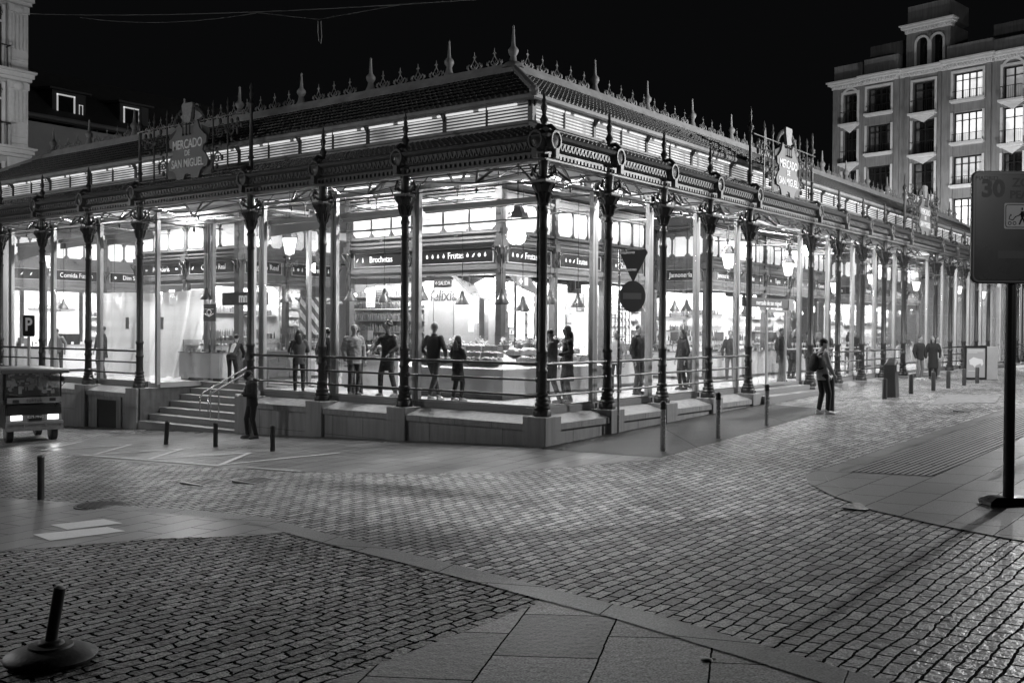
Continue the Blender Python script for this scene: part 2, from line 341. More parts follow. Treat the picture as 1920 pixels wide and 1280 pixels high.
# --- column prototype at its base (0,0,0)
cp = empty('tmp', (0,0,0))
def column(loc, tall=False, corner=False, pale=False):
    pass
def make_col(spire):
    sh = MB().lathe((0,0,0), [(.105,.40),(.135,.44),(.135,.47),(.105,.50),(.100,.9),(.118,.93),(.118,.965),(.100,1.0),(.098,1.30),(.12,1.33),(.12,1.38),(.096,1.42),(.088,3.9),(.105,3.93),(.105,3.97),(.086,4.0),(.086,4.28),(.108,4.31),(.108,4.35),(.086,4.38),(.086,4.5)], 14).build('column', IRON)
    b = MB(); b.lathe((0,0,0), [(.20,0),(.20,.12),(.185,.14)], 8, False, rot=R(22.5)); b.lathe((0,0,0), [(.17,.13),(.19,.17),(.15,.22),(.16,.26),(.125,.31),(.14,.35),(.105,.41)], 14)
    b.build('column_base', IRON, sh)
    c = MB(); c.lathe((0,0,0), [(.088,4.45),(.12,4.5),(.10,4.55),(.12,4.66),(.20,4.82),(.235,4.9)], 14)
    for k in range(8):   # acanthus leaves
        a = k*math.pi/4; ca, sa = math.cos(a), math.sin(a)
        for (z0, z1, ro) in ((4.5,4.72,.17),(4.62,4.9,.25)):
            aa = a+(0 if z0 == 4.5 else math.pi/8); ca, sa = math.cos(aa), math.sin(aa)
            pts = [(.10,z0),(.12,z0+.1),(ro,z1),(ro+.03,z1-.04)]
            c.tube([(r*ca, r*sa, z) for r, z in pts], [.03,.035,.025,.008], 5)
    c.lathe((0,0,0), [(.20,4.88),(.25,4.9),(.27,4.94),(.27,4.99),(.17,5.0)], 4, False, rot=R(45))
    c.lathe((0,0,0), [(.12,5.0),(.10,5.1),(.11,5.3),(.13,5.42)], 10)
    for sx, sy in ((1,0),(-1,0),(0,1),(0,-1)):
        c.tube([(.08*sx,.08*sy,5.05),(.2*sx,.2*sy,5.08),(.3*sx,.3*sy,5.18),(.27*sx,.27*sy,5.27),(.2*sx,.2*sy,5.24)], [.025,.025,.03,.035,.02], 6)
        c.ball((.31*sx,.31*sy,5.14), .045, 6, 5)
    c.build('capital', IRON, sh)
    s = MB()
    if spire == 'short': s.lathe((-.16 if False else 0,0,0), [(.07,5.45),(.055,5.95),(.055,6.05),(.045,6.1),(.06,6.2),(.095,6.27),(.06,6.33),(.04,6.38),(.055,6.46),(.075,6.53),(.04,6.6),(.05,6.68),(.03,6.72),(.035,6.78),(.008,6.88)], 8)
    else: s.lathe((0,0,0), [(.08,5.45),(.055,5.95),(.055,6.35),(.09,6.4),(.055,6.46),(.045,7.7),(.09,7.78),(.1,7.84),(.05,7.9),(.03,7.98),(.05,8.1),(.03,8.2),(.045,8.28),(.006,8.42)], 8)
    s.build('spire', IRON2, sh)
    return sh
pshort = make_col('short'); ptall = make_col('tall')
def medallion(q, n):    # round ring on the cornice in front of a column, n outward normal
    n = Vector(n); t = Vector((-n.y, n.x, 0)); o = n*.30
    def circ(r, d, k=18): return [o+n*d+t*(r*math.cos(2*math.pi*i/k))+Vector((0,0,5.80+1.12*r*math.sin(2*math.pi*i/k))) for i in range(k)]
    q.loft([circ(.2,-.15), circ(.2,.0), circ(.185,.035), circ(.15,.035), circ(.13,-.005), circ(.0001,.03)], True, False, True, True)
    q.tube([o+Vector((0,0,6.0)), o*.6+Vector((0,0,6.12)), o*.1+Vector((0,0,6.1))], .05, 6)
    q.box(o.x-.06, o.x+.06, o.y-.06, o.y+.06, 5.42, 5.62)
def put_col(x, y, tall, ns):
    src = ptall if tall else pshort
    c = copy_tree(src, (x, y, 0)); c.parent = hall
    q = MB()
    for n in ns: medallion(q, n)
    o = q.build('medallion', IRON2); o.parent = c
    return c
LXN, LYN = (-1,0,0), (0,-1,0)
put_col(0, 0, False, (LXN, LYN))
for x in RX: put_col(x, 0, x in (10.49,15.43,25.93,30.87,41.4,46.3), (LYN,))
for y in LYS: put_col(0, y, y in (9.65,14.83), (LXN,))
for o in (pshort, ptall):
    for ch in list(o.children): bpy.data.objects.remove(ch)
    bpy.data.objects.remove(o)
bpy.data.objects.remove(cp)

# --- plinths, base walls, sills, railings, glazing per bay
def bay_iter():
    for a, b in zip([0]+RX[:-1], RX): yield 'R', a, b
    for a, b in zip([0]+LYS[:-1], LYS): yield 'L', a, b
GLZ = .36
for x in [0]+RX: MB().bbox(x-.3, x+.3, -.30, .3, -2.1 if x < 12 else -1.2, 0, .015).build('plinth_block', GRAN, hall)
for y in LYS: MB().bbox(-.30, .3, y-.3, y+.3, -2.4, 0, .015).build('plinth_block', GRAN, hall)
ENTR = {('R',10.49),('R',25.93),('R',41.4)}; ENTL = {('L',9.65)}
GL, MUL, RAIL = [], [], []
for fc, a, b in bay_iter():
    F = FACE[fc]; ent = (fc, a) in ENTR or (fc, a) in ENTL
    def bx(q, u0, u1, s0, s1, z0, z1):
        p, r = F(u0, s0, z0), F(u1, s1, z1); q.box(min(p[0],r[0]), max(p[0],r[0]), min(p[1],r[1]), max(p[1],r[1]), z0, z1)
    if not ent:
        q = MB(); P = [(-.20,-2.4),(-.20,-.30),(-.26,-.30),(-.26,-.17),(.30,-.012),(.30,-2.4)]
        q.loft([[F(a+.303, s, z) for s, z in P], [F(b-.303, s, z) for s, z in P]])
        w_ = q.build('base_wall', GRAN, hall); q = MB(); u = a+.9+((a*3.7) % .5)
        while u < b-.5:
            bx(q, u, u+.007, -.2025, -.19, -2.2, -.301); bx(q, u+.25, u+.256, -.2625, -.25, -.299, -.171); u += 1.05
        if fc == 'L': bx(q, a+.304, b-.304, -.2026, -.19, -.80, -.792)
        q.build('stone_joints', BLACK, w_)
        q = MB(); bx(q, a+.05 if a else GLZ-.1, b-.05, .302, .62, -.6, .12); q.build('window_sill', GRAN2, hall)
        # three rails with collars
        q = MB()
        for z in (.42,.755,1.10):
            q.tube([F(a+.09, 0, z), F(b-.09, 0, z)], .026 if z < 1 else .034, 8)
            for u in (a+.12, b-.12): q.tube([F(u-.03, 0, z), F(u+.03, 0, z)], .05, 8)
        q.build('railing', IRON, hall)
    # glazing frame: post at each column line, head beam, thin transom
    s = GLZ
    if ent and fc == 'L': s = 2.35
    u0, u1 = (a if a else GLZ), b
    q = MB()
    for u in ((u0,) if a == 0 else ()): bx(q, u-.035, u+.035, s-.035, s+.035, .12, 5.25)
    for k, du in enumerate((-.13, .0)):
        if k == 0: bx(q, u1-.16, u1-.07, s-.05, s+.06, .12, 5.25)
        else: bx(q, u1-.05, u1+.05, s-.05, s+.08, .12, 5.25)
    bx(q, u0+.05, u1-.163, s-.04, s+.04, 5.13, 5.22)
    bx(q, u0+.05, u1-.163, s-.04, s+.04, .122, .17)
    fr = q.build('window', ALU, hall)
    q = MB(); bx(q, u0+.055, u1-.165, s-.006, s+.006, .172, 2.615); bx(q, u0+.055, u1-.165, s-.006, s+.006, 2.627, 5.125)
    q.build('pane', GLASS, fr)
# left entrance return walls (glazed flanks of the recessed porch)
for y, (lo, hi) in ((14.45, (.36, 2.35)), (9.98, (.36, 2.35))):
    q = MB()
    for x in (lo, hi): q.box(x-.06, x+.06, y-.05, y+.05, .1, 5.25)
    q.box(lo, hi, y-.04, y+.04, 5.1, 5.18); q.box(lo+.06, hi-.06, y-.05, y+.05, .0, .16)
    fr = q.build('window', ALU, hall); MB().box(lo+.065, hi-.065, y-.006, y+.006, .165, 5.095).build('pane', GLASS, fr)
# recessed porch steps on the left face
q = MB(); n = 7; zt = .13; zb = G(-.3,12)-.02; rise = (zt-zb)/n
for i in range(n):
    x0 = -.28+i*.36; z = zb+(i+1)*rise
    q.box(x0, 2.75, 9.95, 14.45, z-rise-(.6 if i == 0 else 0), z-.035)
    q.box(x0-.025, 2.78, 9.952, 14.448, z-.033, z)
q.build('steps', GRAN2, hall)
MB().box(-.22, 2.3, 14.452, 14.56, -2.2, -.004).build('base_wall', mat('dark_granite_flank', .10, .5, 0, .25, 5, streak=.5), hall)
MB().box(.304, 2.3, 9.84, 9.947, -2.2, .11).build('base_wall', GRAN2, hall)
# low steps at the right entrances
for a, b in ((10.49,15.43),(25.93,30.87),(41.4,46.3)):
    q = MB(); q.box(a+.302, b-.302, -.55, .62, -.8, -.12+.02); q.box(a+.303, b-.303, -.12, .63, -.12+.022, .06); q.box(a+.303, b-.303, .25, .64, .062, .12)
    q.build('steps', GRAN2, hall)
# dark cellar door under the left bay
q = MB(); q.box(-.215, -.16, 15.7, 16.75, -1.55, -.42); q.build('cellar_door', BLACK, hall)
q = MB(); q.box(-.24,-.17,15.45,15.698,-2,-.32); q.box(-.24,-.17,16.752,17.0,-2,-.32); q.box(-.243,-.17,15.45,17.0,-.42,-.31); q.build('door_frame', GRAN, hall)
# floor slab
FLOORM = mat('polished_floor', .6, .22, 0, .08, 1.5)
q = MB(); q.box(.62, LX-.3, .62, 9.9, -.4, .12); q.box(2.36, LX-.3, 9.9, 14.5, -.4, .121); q.box(.62, LX-.3, 14.5, LY-.3, -.4, .12)
q.build('floor', FLOORM, hall)
# blank end wall at the left and the far sides
MB().box(.1, .5, 23.6, LY, -.2, 5.3).build('end_wall', mat('pale_render', .33, .7, 0, .1, .6), hall)
MB().box(.5, LX, LY-.25, LY-.05, -1.6, 5.3).build('end_wall', STALLLITE, hall)
MB().box(LX-.25, LX-.05, .8, LY-.3, -.3, 5.3).build('end_wall', STALLLITE, hall)

# --- entablature, gutter, roofs
for fc in 'RLBE':
    F = FACE[fc]; Ln = FLEN[fc]; front = fc in 'RL'
    fprof(fc, [(.10,5.39),(-.10,5.39),(-.14,5.40),(-.14,5.43),(-.10,5.44),(-.10,5.60),(-.15,5.62),(-.20,5.66),(-.20,5.80),(-.30,5.84),(-.33,5.90),(-.30,5.93),(-.05,5.93),(.10,5.90)], name='fascia', mat_=IRON2)
    if front:
        q = MB(); st = .14; n = int((min(Ln, 48)+.3)/st)
        for i in range(n):
            u = -.05+i*st
            # zigzag ornament on the frieze and dentils below it
            p = [F(u,-.165,5.64), F(u+st*.5,-.165,5.79), F(u+st,-.165,5.64), F(u+st*.78,-.165,5.64), F(u+st*.5,-.165,5.73), F(u+st*.22,-.165,5.64)]
            p2 = [F(u,-.225,5.64), F(u+st*.5,-.225,5.79), F(u+st,-.225,5.64), F(u+st*.78,-.225,5.64), F(u+st*.5,-.225,5.73), F(u+st*.22,-.225,5.64)]
            q.loft([p, p2], False, True)
            a_, b_ = F(u+.02,-.15,5.46), F(u+.09,-.11,5.54); q.box(min(a_[0],b_[0]),max(a_[0],b_[0]),min(a_[1],b_[1]),max(a_[1],b_[1]),5.46,5.54)
        q.build('frieze_ornament', IRON2, hall)
        q = MB(); q.tube([F(.0,.02,5.34), F(Ln,.02,5.34)], .018, 6)   # conduit
        q.build('conduit', IRON2, hall)
    # lapped scalloped zinc rows
    def rows(name, s0, z0, s1, z1, n, mat_, st):
        q = MB()
        for k in range(n):
            ta, tb = k/n, (k+1)/n+.06
            sa, za = s0+(s1-s0)*ta, z0+(z1-z0)*ta+.05; sb, zb_ = s0+(s1-s0)*min(tb,1), z0+(z1-z0)*min(tb,1)+.004
            u0, u1 = sa+.02, Ln-sa-.02; m_ = max(2, int((u1-u0)/(st if front else 2)))
            low, up, lip = [], [], []
            for i in range(m_*2+1):
                f = i/(m_*2); u = u0+(u1-u0)*f; ub = sb+(Ln-2*sb)*f
                bump = (.035 if i % 2 else 0) if front else 0
                low.append(F(u, sa-(.035 if i % 2 == 0 and front else 0), za+bump)); up.append(F(ub, sb, zb_+bump*.6)); lip.append(F(u, sa+.01, za-.05))
            q.loft([lip, low, up], False, False, closed=False)
        return q.build(name, mat_, hall)
    rows('lower_roof', -.22, 5.93, 1.20, 6.44, 5, ZINC, .17)
    fprof(fc, [(1.16,6.40),(1.16,6.52),(1.10,6.53),(1.10,6.58),(1.30,6.58),(1.30,6.40)], name='louvre_curb', mat_=ZINCL)
    fprof(fc, [(.98,7.03),(.94,7.07),(.94,7.15),(1.0,7.18),(1.35,7.18),(1.35,7.03)], name='eaves', mat_=ZINCL)
    rows('upper_roof', .96, 7.17, 3.10, 8.38, 7, ZINC, .17)
    fprof(fc, [(3.05,8.38),(3.08,8.52),(3.20,8.55),(3.22,8.66),(3.52,8.66),(3.52,8.38)], name='roof_crown', mat_=ZINCL)
    # boarded ceiling under both slopes
    fprof(fc, [(.10,5.40),(1.28,6.40),(1.31,6.44),(.12,5.47)], name='ceiling', mat_=CEIL)
    fprof(fc, [(1.06,7.02),(3.4,8.28),(3.4,8.32),(1.04,7.06)], name='ceiling', mat_=CEIL)
q = MB(); q.box(3.5, LX-3.5, 3.5, LY-3.5, 8.40, 8.6); q.build('roof_deck', ZINC, hall)
q = MB(); q.box(3.41, LX-3.41, 3.41, LY-3.41, 8.24, 8.28); q.build('ceiling', CEIL, hall)
# louvre band: emissive panel imitating light from inside, slats, posts, light strips
LOUV = emit('louvre_glow', .40, var=.6); SLAT = mat('louvre_slats', .16, .45, 0, .1, 3)
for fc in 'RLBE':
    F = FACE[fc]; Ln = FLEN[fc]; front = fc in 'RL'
    fprof(fc, [(1.34,6.56),(1.34,7.04),(1.36,7.04),(1.36,6.56)], name='louvre_glow_panel', mat_=LOUV)
    if not front: continue
    q = MB()
    for k in range(6):
        z = 6.59+k*.075; s = 1.19
        q.loft([[F(s,s,z), F(s,s,z+.036), F(s+.02,s+.02,z+.042), F(s+.02,s+.02,z+.006)], [F(Ln-s,s,z), F(Ln-s,s,z+.036), F(Ln-s-.02,s+.02,z+.042), F(Ln-s-.02,s+.02,z+.006)]])
    q.build('louvre_slats', SLAT, hall)
    q = MB(); u = 1.17; i = 0
    while u < Ln-1:
        wd = .045 if i % 2 == 0 else .018
        a_, b_ = F(u-wd,1.14,6.56), F(u+wd,1.188,7.04); q.box(min(a_[0],b_[0]),max(a_[0],b_[0]),min(a_[1],b_[1]),max(a_[1],b_[1]),6.56,7.04)
        if i % 2 == 0:
            p = [F(u-.02,1.14,6.85),F(u-.02,1.0,7.035),F(u-.02,1.14,7.035)]; p2 = [F(u+.02,1.14,6.85),F(u+.02,1.0,7.035),F(u+.02,1.14,7.035)]; q.loft([p,p2])
        u += .655*2 if i % 2 == 0 and False else 1.31/1; i += 1
    q.build('louvre_posts', IRON2, hall)
    q = MB(); u = 1.6
    while u < Ln-2:
        a_, b_ = F(u,1.15,6.98), F(u+1.12,1.187,7.025); q.box(min(a_[0],b_[0]),max(a_[0],b_[0]),min(a_[1],b_[1]),max(a_[1],b_[1]),6.985,7.028); u += 1.31 if fc == 'R' else 1.31
    q.build('light_strip', emit('strip_glow', .7), hall)
# hip caps, crest, finials
q = MB()
for (sx, sy, fx, fy) in ((0,0,1,1),(LX,0,-1,1),(0,LY,1,-1),(LX,LY,-1,-1)):
    P = lambda s, z: (sx+fx*s, sy+fy*s, z)
    q.tube([P(.92,7.18), P(1.0,7.26), P(3.1,8.44)], [.08,.10,.10], 8); q.ball(P(.96,7.2), .12, 8, 6)
    q.tube([P(-.15,5.98), P(1.16,6.5)], [.10,.09], 8)
    q.box(min(sx+fx*1.10,sx+fx*1.24),max(sx+fx*1.10,sx+fx*1.24),min(sy+fy*1.10,sy+fy*1.24),max(sy+fy*1.10,sy+fy*1.24),6.56,7.04)
q.build('hip_caps', ZINCL, hall)
def fleur(q, F, u, s, z, h=.52):
    def T(pts, r, n=4): q.tube([F(u+du, s, z+dz) for du, dz in pts], r, n)
    T([(-.07,.22),(0,.33),(.07,.22),(0,.12),(-.07,.22)], .014); T([(0,.0),(0,.13)], .02); T([(0,.33),(0,h)], [.02,.004]); T([(-.05,.38),(0,.42),(.05,.38)], .014)
    for sg in (-1, 1):
        T([(0,.02),(sg*.06,.09),(sg*.12,.14),(sg*.10,.21)], [.022,.026,.022,.008])
        T([(sg*.02,.0),(sg*.12,.02),(sg*.20,.07),(sg*.225,.16),(sg*.17,.21),(sg*.14,.16)], [.02,.018,.020,.022,.02,.008])
        T([(sg*.2,.07),(sg*.265,.12),(sg*.255,.2)], [.014,.015,.004])
def fin_prof(h): return [(.17,0),(.15,.05),(.10,.16),(.075,.27),(.10,.31),(.135,.38),(.135,.44),(.09,.5),(.06,.53),(.045,h*.62),(.028,h*.93),(.036,h*.955),(.006,h)]
CRM = mat('crest_iron', .32, .5, 0, .3, 4)
for fc in 'RLB':
    F = FACE[fc]; Ln = FLEN[fc]; q = MB(); sp = 3.05 if fc != 'L' else 2.98; u = 4.05 if fc != 'L' else 4.1; k = 0
    fins = []
    v = 7.31 if fc != 'L' else 5.58
    if fc != 'L': v = 7.31
    while v < Ln-4: fins.append(v); v += sp
    u = 3.4+.62
    while u < Ln-3.6:
        if min(abs(u-f) for f in fins) > .22: fleur(q, F, u, 3.4, 8.66)
        u += .68 if fc != 'L' else .675
    q.tube([F(3.4,3.4,8.67), F(Ln-3.4,3.4,8.67)], .018, 4)
    q.build('cresting', CRM, hall)
    for v in fins:
        x, y, z = F(v, 3.4, 8.64); MB().lathe((x,y,z), fin_prof(1.0), 10).build('finial', ZINCL, hall)
for x, y in ((3.4,3.4),(3.4,LY-3.4),(LX-3.4,3.4)):
    q = MB(); q.lathe((x,y,8.6), fin_prof(1.08), 12); q.lathe((x,y,8.56), [(.3,0),(.26,.1),(.16,.16)], 8, False); q.build('finial', ZINCL, hall)

# trusses: one at every column line, rods, plus a light lattice between columns
TR = mat('truss_paint', .09, .45, 0, .15, 4); TRD = mat('dark_truss', .10, .45, 0, .15, 4)
for fc, us in (('R', RX[:-1]), ('L', LYS[:-1])):
    F = FACE[fc]; prev = 0
    for u in us:
        q = MB()
        q.tube([F(u,.1,5.45), F(u,1.25,6.15), F(u,3.4,7.35)], .075, 4)
        q.tube([F(u,.1,5.02), F(u,3.5,5.62)], .028, 5); q.tube([F(u,.1,5.02), F(u,1.9,4.98), F(u,3.5,5.0)], .022, 5)
        q.tube([F(u,1.2,6.05), F(u,1.9,5.3)], .04, 4); q.tube([F(u,3.0,7.0), F(u,1.9,5.3)], .04, 4); q.tube([F(u,1.9,5.3), F(u,1.9,4.9)], .014, 5)
        q.ball(F(u,1.9,4.88), (.05,.05,.09), 6, 5)
        c = (prev+u)/2
        q.tube([F(prev+.1,.18,5.02), F(u-.1,.18,5.02)], .016, 5)
        q.tube([F(prev+.1,.2,5.30), F(c,.2,5.12), F(u-.1,.2,5.30)], .014, 5)
        q.tube([F(c,.2,5.14), F(c-.5,.9,5.8)], .035, 4); q.tube([F(c,.2,5.14), F(c+.5,.9,5.8)], .035, 4); q.tube([F(c-.5,1.1,5.6), F(c+.5,2.6,5.5)], .02, 4); q.tube([F(c+.5,1.1,5.6), F(c-.5,2.6,5.5)], .02, 4); q.tube([F(prev+.1,2.6,5.45), F(u-.1,2.6,5.45)], .03, 4)
        q.ball(F(c,.2,4.96), (.035,.035,.07), 6, 5)
        q.build('truss', TR, hall)
        q = MB(); q.box(*sum(zip(*[F(prev,3.36,0)[:2], F(u,3.44,0)[:2]]), ()), 0, 0) if False else None
        prev = u
# tapering tie brackets from each capital towards the next (curved brackets seen under the eaves)
for fc, us in (('R', [0]+RX[:-1]), ('L', LYS[:-1])):
    F = FACE[fc]; q = MB()
    for u in us:
        q.tube([F(u,.15,4.75), F(u,.35,5.05), F(u,.8,5.5)], .022, 5)
        for sg in (-1, 1):
            if u == 0 and sg < 0: continue
            q.tube([F(u+sg*.1,.0,4.62), F(u+sg*.28,.0,4.85), F(u+sg*.5,.0,5.2)], .016, 5)
    q.build('brackets', TRD, hall)
# cross members and ducts along the inner line
for fc in 'RL':
    F = FACE[fc]; Ln = FLEN[fc]
    q = MB()
    for s, z, r in ((3.0,5.62,.05),(3.15,5.75,.03),(2.7,5.72,.02)): q.tube([F(3.2,s,z), F(Ln-3.4,s,z)], r, 6)
    q.build('service_pipes', STALLLITE, hall)
# roller blind cassettes in the left bays, some partly lowered
for a, b, dz0, dz1, drop in ((.36,3.99,.0,0,.02),(3.99,6.82,0,.0,.05),(6.82,9.65,.0,0,.16),(14.83,17.66,0,0,.1),(17.66,20.49,0,0,.1),(20.49,23.3,0,0,.25)):
    q = MB(); q.box(.48,.60,a+.08,b-.12,4.62,4.74); f = q.build('roller_blind', WHITE, hall)
    z0 = 4.61-drop; MB().add([(.54,a+.1,4.615),(.54,b-.15,4.615),(.545,b-.15,z0-drop*.9),(.545,a+.1,z0)], [(0,1,2,3)]).add([(.541,a+.1,4.615),(.541,b-.15,4.615),(.546,b-.15,z0-drop*.9),(.546,a+.1,z0)], [(3,2,1,0)]).build('blind_cloth', WHITE, f)
    MB().box(.48,.6,a+.08,b-.12,4.26,4.295).build('pull_rail', STALLLITE, f) if a in (.36,3.99) else None
# ------------------------------------------------------------------ lettering (built-in font, turned to mesh in one go at the end)
TEXTS = []
def text(name, s, size, mat_, parent, c, xd, up=(0,0,1), sx=1.0, ext=.004, bold=0, align='CENTER'):
    cu = bpy.data.curves.new(name, 'FONT'); cu.body = s; cu.size = size; cu.align_x = align; cu.align_y = 'CENTER'; cu.extrude = ext; cu.offset = bold; cu.resolution_u = 3
    o = bpy.data.objects.new(name, cu); COL.objects.link(o)
    xd = Vector(xd).normalized(); up = Vector(up).normalized(); nz = xd.cross(up)
    Mx = Matrix((xd*sx, up, nz)).transposed().to_4x4(); Mx.translation = Vector(c)
    TEXTS.append((o, Matrix.Translation(-(parent_world(parent) if parent else Vector())) @ Mx, mat_, parent, name))
def flush_texts():
    dg = bpy.context.evaluated_depsgraph_get(); res = []
    for o, Mx, mt, par, name in TEXTS:
        me = bpy.data.meshes.new_from_object(o.evaluated_get(dg), depsgraph=dg); res.append(me)
    for (o, Mx, mt, par, name), me in zip(TEXTS, res):
        bpy.data.objects.remove(o)
        me.transform(Mx); me.name = name; me.materials.clear(); me.materials.append(mt)
        n = bpy.data.objects.new(name, me); COL.objects.link(n)
        if par: n.parent = par
    TEXTS.clear()

# ------------------------------------------------------------------ stall pavilions under the roof
FRAMES = {'L': (Vector((0,-1,0)), Vector((-1,0,0))), 'R': (Vector((1,0,0)), Vector((0,-1,0)))}
class Fr:
    def __init__(s, kind, O): s.O = Vector((O[0], O[1], 0)); s.d, s.n = FRAMES[kind]; s.kind = kind
    def P(s, t, w_, z): return s.O+s.d*t+s.n*w_+Vector((0,0,z))
    def box(s, q, t0, t1, w0, w1, z0, z1):
        a, b = s.P(t0,w0,z0), s.P(t1,w1,z1); q.box(min(a.x,b.x),max(a.x,b.x),min(a.y,b.y),max(a.y,b.y),z0,z1)
BOTTLE = mat('bottle_glass', .12, .15); BOTL2 = mat('pale_goods', .6, .4, 0, .3, 12); WALLB = mat('stall_back_wall', .55, .6, 0, .12, 2)
WALLD = mat('stall_dark_wall', .12, .5, 0, .25, 3); TILE = mat('stall_grey_panel', .30, .5, 0, .15, 1.2); COUNT = mat('counter_front', .75, .3, 0, .05, 2)
SHADEM = mat('pendant_shade', .09, .3, .2); GOODS = mat('fruit_and_goods', .42, .5, 0, .7, 9, .4, 14); GOODD = mat('dark_goods', .12, .45, 0, .6, 12)
SCREEN = emit('glow_panel_soft', .5, var=.35); GLOWW = emit('glow_panel_bright', .85, var=.6)  # emission also put into stall back walls, imitating strong stall light
icon_shapes = ['drop', 'disc', 'leaf', 'bottle', 'fish']
def icon(q, P, t, z, kind, r=.05):
    if kind == 'disc': pts = [(r*math.cos(a*math.pi/5), r*math.sin(a*math.pi/5)) for a in range(10)]
    elif kind == 'drop': pts = [(0,r*1.5),(r*.7,0),(r*.6,-r*.6),(0,-r),(-r*.6,-r*.6),(-r*.7,0)][::-1]
    elif kind == 'leaf': pts = [(-r,-r),(0,-r*.9),(r*.6,0),(r,r*1.2),(-.1*r,.5*r)]
    elif kind == 'fish': pts = [(-r*1.6,0),(-.4*r,-.8*r),(r*.8,-.1*r),(1.6*r,-.7*r),(1.6*r,.7*r),(r*.8,.1*r),(-.4*r,.8*r)]
    else: pts = [(-r*.5,-r*1.2),(r*.5,-r*1.2),(r*.5,r*.2),(r*.2,r*.6),(r*.2,r*1.4),(-r*.2,r*1.4),(-r*.2,r*.6),(-r*.5,r*.2)]
    a = [P(t+x, .034, z+y) for x, y in pts]; b = [P(t+x, .040, z+y) for x, y in pts]; q.loft([a, b])
PAVL = []
def pavilion(kind, O, bays, root, endpost=True, light=True, power=70):
    fr = Fr(kind, O); end = bays[-1][1]
    q = MB(); fr.box(q, -.02, end+.02, -.10, 0, 3.28, 5.55)
    for z0, z1, w_ in ((3.28,3.40,.03),(3.40,3.54,.06),(4.00,4.05,.06),(4.05,4.10,.10),(4.10,4.13,.13),(4.22,4.26,.03),(4.36,4.42,.05),(5.16,5.24,.05),(5.24,5.30,.09),(5.42,5.46,.06),(5.5,5.55,.12)):
        fr.box(q, -.019 if kind == 'L' else -w_, end+.018, .001, w_, z0, z1)
    q.build('entablature', STALLGREY, root)
    posts = sorted(set([bays[0][0]-.09]+[ (a[1]+b[0])/2 for a, b in zip(bays, bays[1:])]+[end+.09]))
    for k, t in enumerate(posts):
        q = MB(); fr.box(q, t-.075, t+.075, -.12, .075, .12, 5.5); fr.box(q, t-.11, t+.11, -.13, .11, .12, .34); fr.box(q, t-.115, t+.115, -.14, .145, 3.98, 4.2); fr.box(q, t-.10, t+.10, -.12, .11, 5.2, 5.56)
        for z in (3.3,3.7,4.35,4.6,4.85,5.05): fr.box(q, t-.05, t+.05, .075, .10, z, z+.12); 
        for sg in (-1, 1): q.tube([fr.P(t,.1,3.55), fr.P(t+sg*.05,.14,3.8), fr.P(t+sg*.13,.2,3.95), fr.P(t+sg*.09,.2,4.0)], [.02,.035,.03,.015], 6)
        q.build('post', mat('stall_post_paint', .07, .45, 0, .25, 6, .3, 25), root)
    for (a, b, sign, icons, lay) in bays:
        n = 3; W = b-a; g = .07; pw = (W-.16-g*(n-1))/n
        for i in range(n):
            t0 = a+.08+i*(pw+g); t1 = t0+pw; z0, z1 = 4.45, 5.14; c = .045
            poly = [(t0+2*c,z0),(t1-2*c,z0),(t1-2*c,z0+c),(t1-c,z0+c),(t1-c,z0+2*c),(t1,z0+2*c),(t1,z1-2*c),(t1-c,z1-2*c),(t1-c,z1-c),(t1-2*c,z1),(t0+2*c,z1),(t0+c,z1-c),(t0+c,z1-2*c),(t0,z1-2*c),(t0,z0+2*c),(t0+c,z0+2*c),(t0+c,z0+c),(t0+2*c,z0+c)]
            q = MB(); q.loft([[fr.P(t,.004,z) for t, z in poly], [fr.P(t,.016,z) for t, z in poly]]); q.build('window_pane', LIT, root)
            if i < n-1:
                q = MB(); fr.box(q, t1+.012, t1+g-.012, .001, .05, 4.42, 5.16); q.build('mullion', STALLGREY, root)
        m_ = (a+b)/2
        q = MB(); q.tube([fr.P(m_+.05*math.cos(k*.9),.03,4.31+.05*math.sin(k*.9)) for k in range(8)], .012, 5); q.ball(fr.P(m_,.03,4.31), .02, 6, 5); q.build('rosette', STALLGREY, root)
        s0, s1 = a+.16, b-.14
        q = MB(); fr.box(q, s0, s1, .001, .03, 3.6, 3.97); sb = q.build('sign_board', SIGNBLK, root)
        q = MB()
        for (x0,x1,z0,z1) in ((s0-.03,s1+.03,3.575,3.6),(s0-.03,s1+.03,3.97,3.99),(s0-.03,s0,3.6,3.97),(s1,s1+.03,3.6,3.97)): fr.box(q, x0, x1, .002, .045, z0, z1)
        q.build('frame', STALLLITE, sb)
        if sign: text('lettering', sign, .25, TXT, sb, fr.P(m_+lay, .034, 3.79), fr.d, sx=.9)
        if icons:
            q = MB()
            for dt, k in icons: icon(q, fr.P, m_+dt, 3.785, k)
            q.build('icons', TXT, sb)
        if light:
            l = lamp('stall_light', 'AREA', fr.P(m_, -.35, 3.15), power*2.1, size=W*.85, size_y=.5, target=fr.P(m_, -1.5, .9)); l.parent = root; l.location = fr.P(m_, -.35, 3.15)-parent_world(root)
            if kind == 'R': pass
            (menu_panels(fr, [(a, b)], root) if not (sign == 'Frutas' and kind == 'L') else None); q = MB(); fr.box(q, m_-W*.45, m_+W*.45, -.7, -.15, 3.3, 3.35); q.build('light_panel', WHITE, root)
    return fr
MENU_RND = random.Random(11)
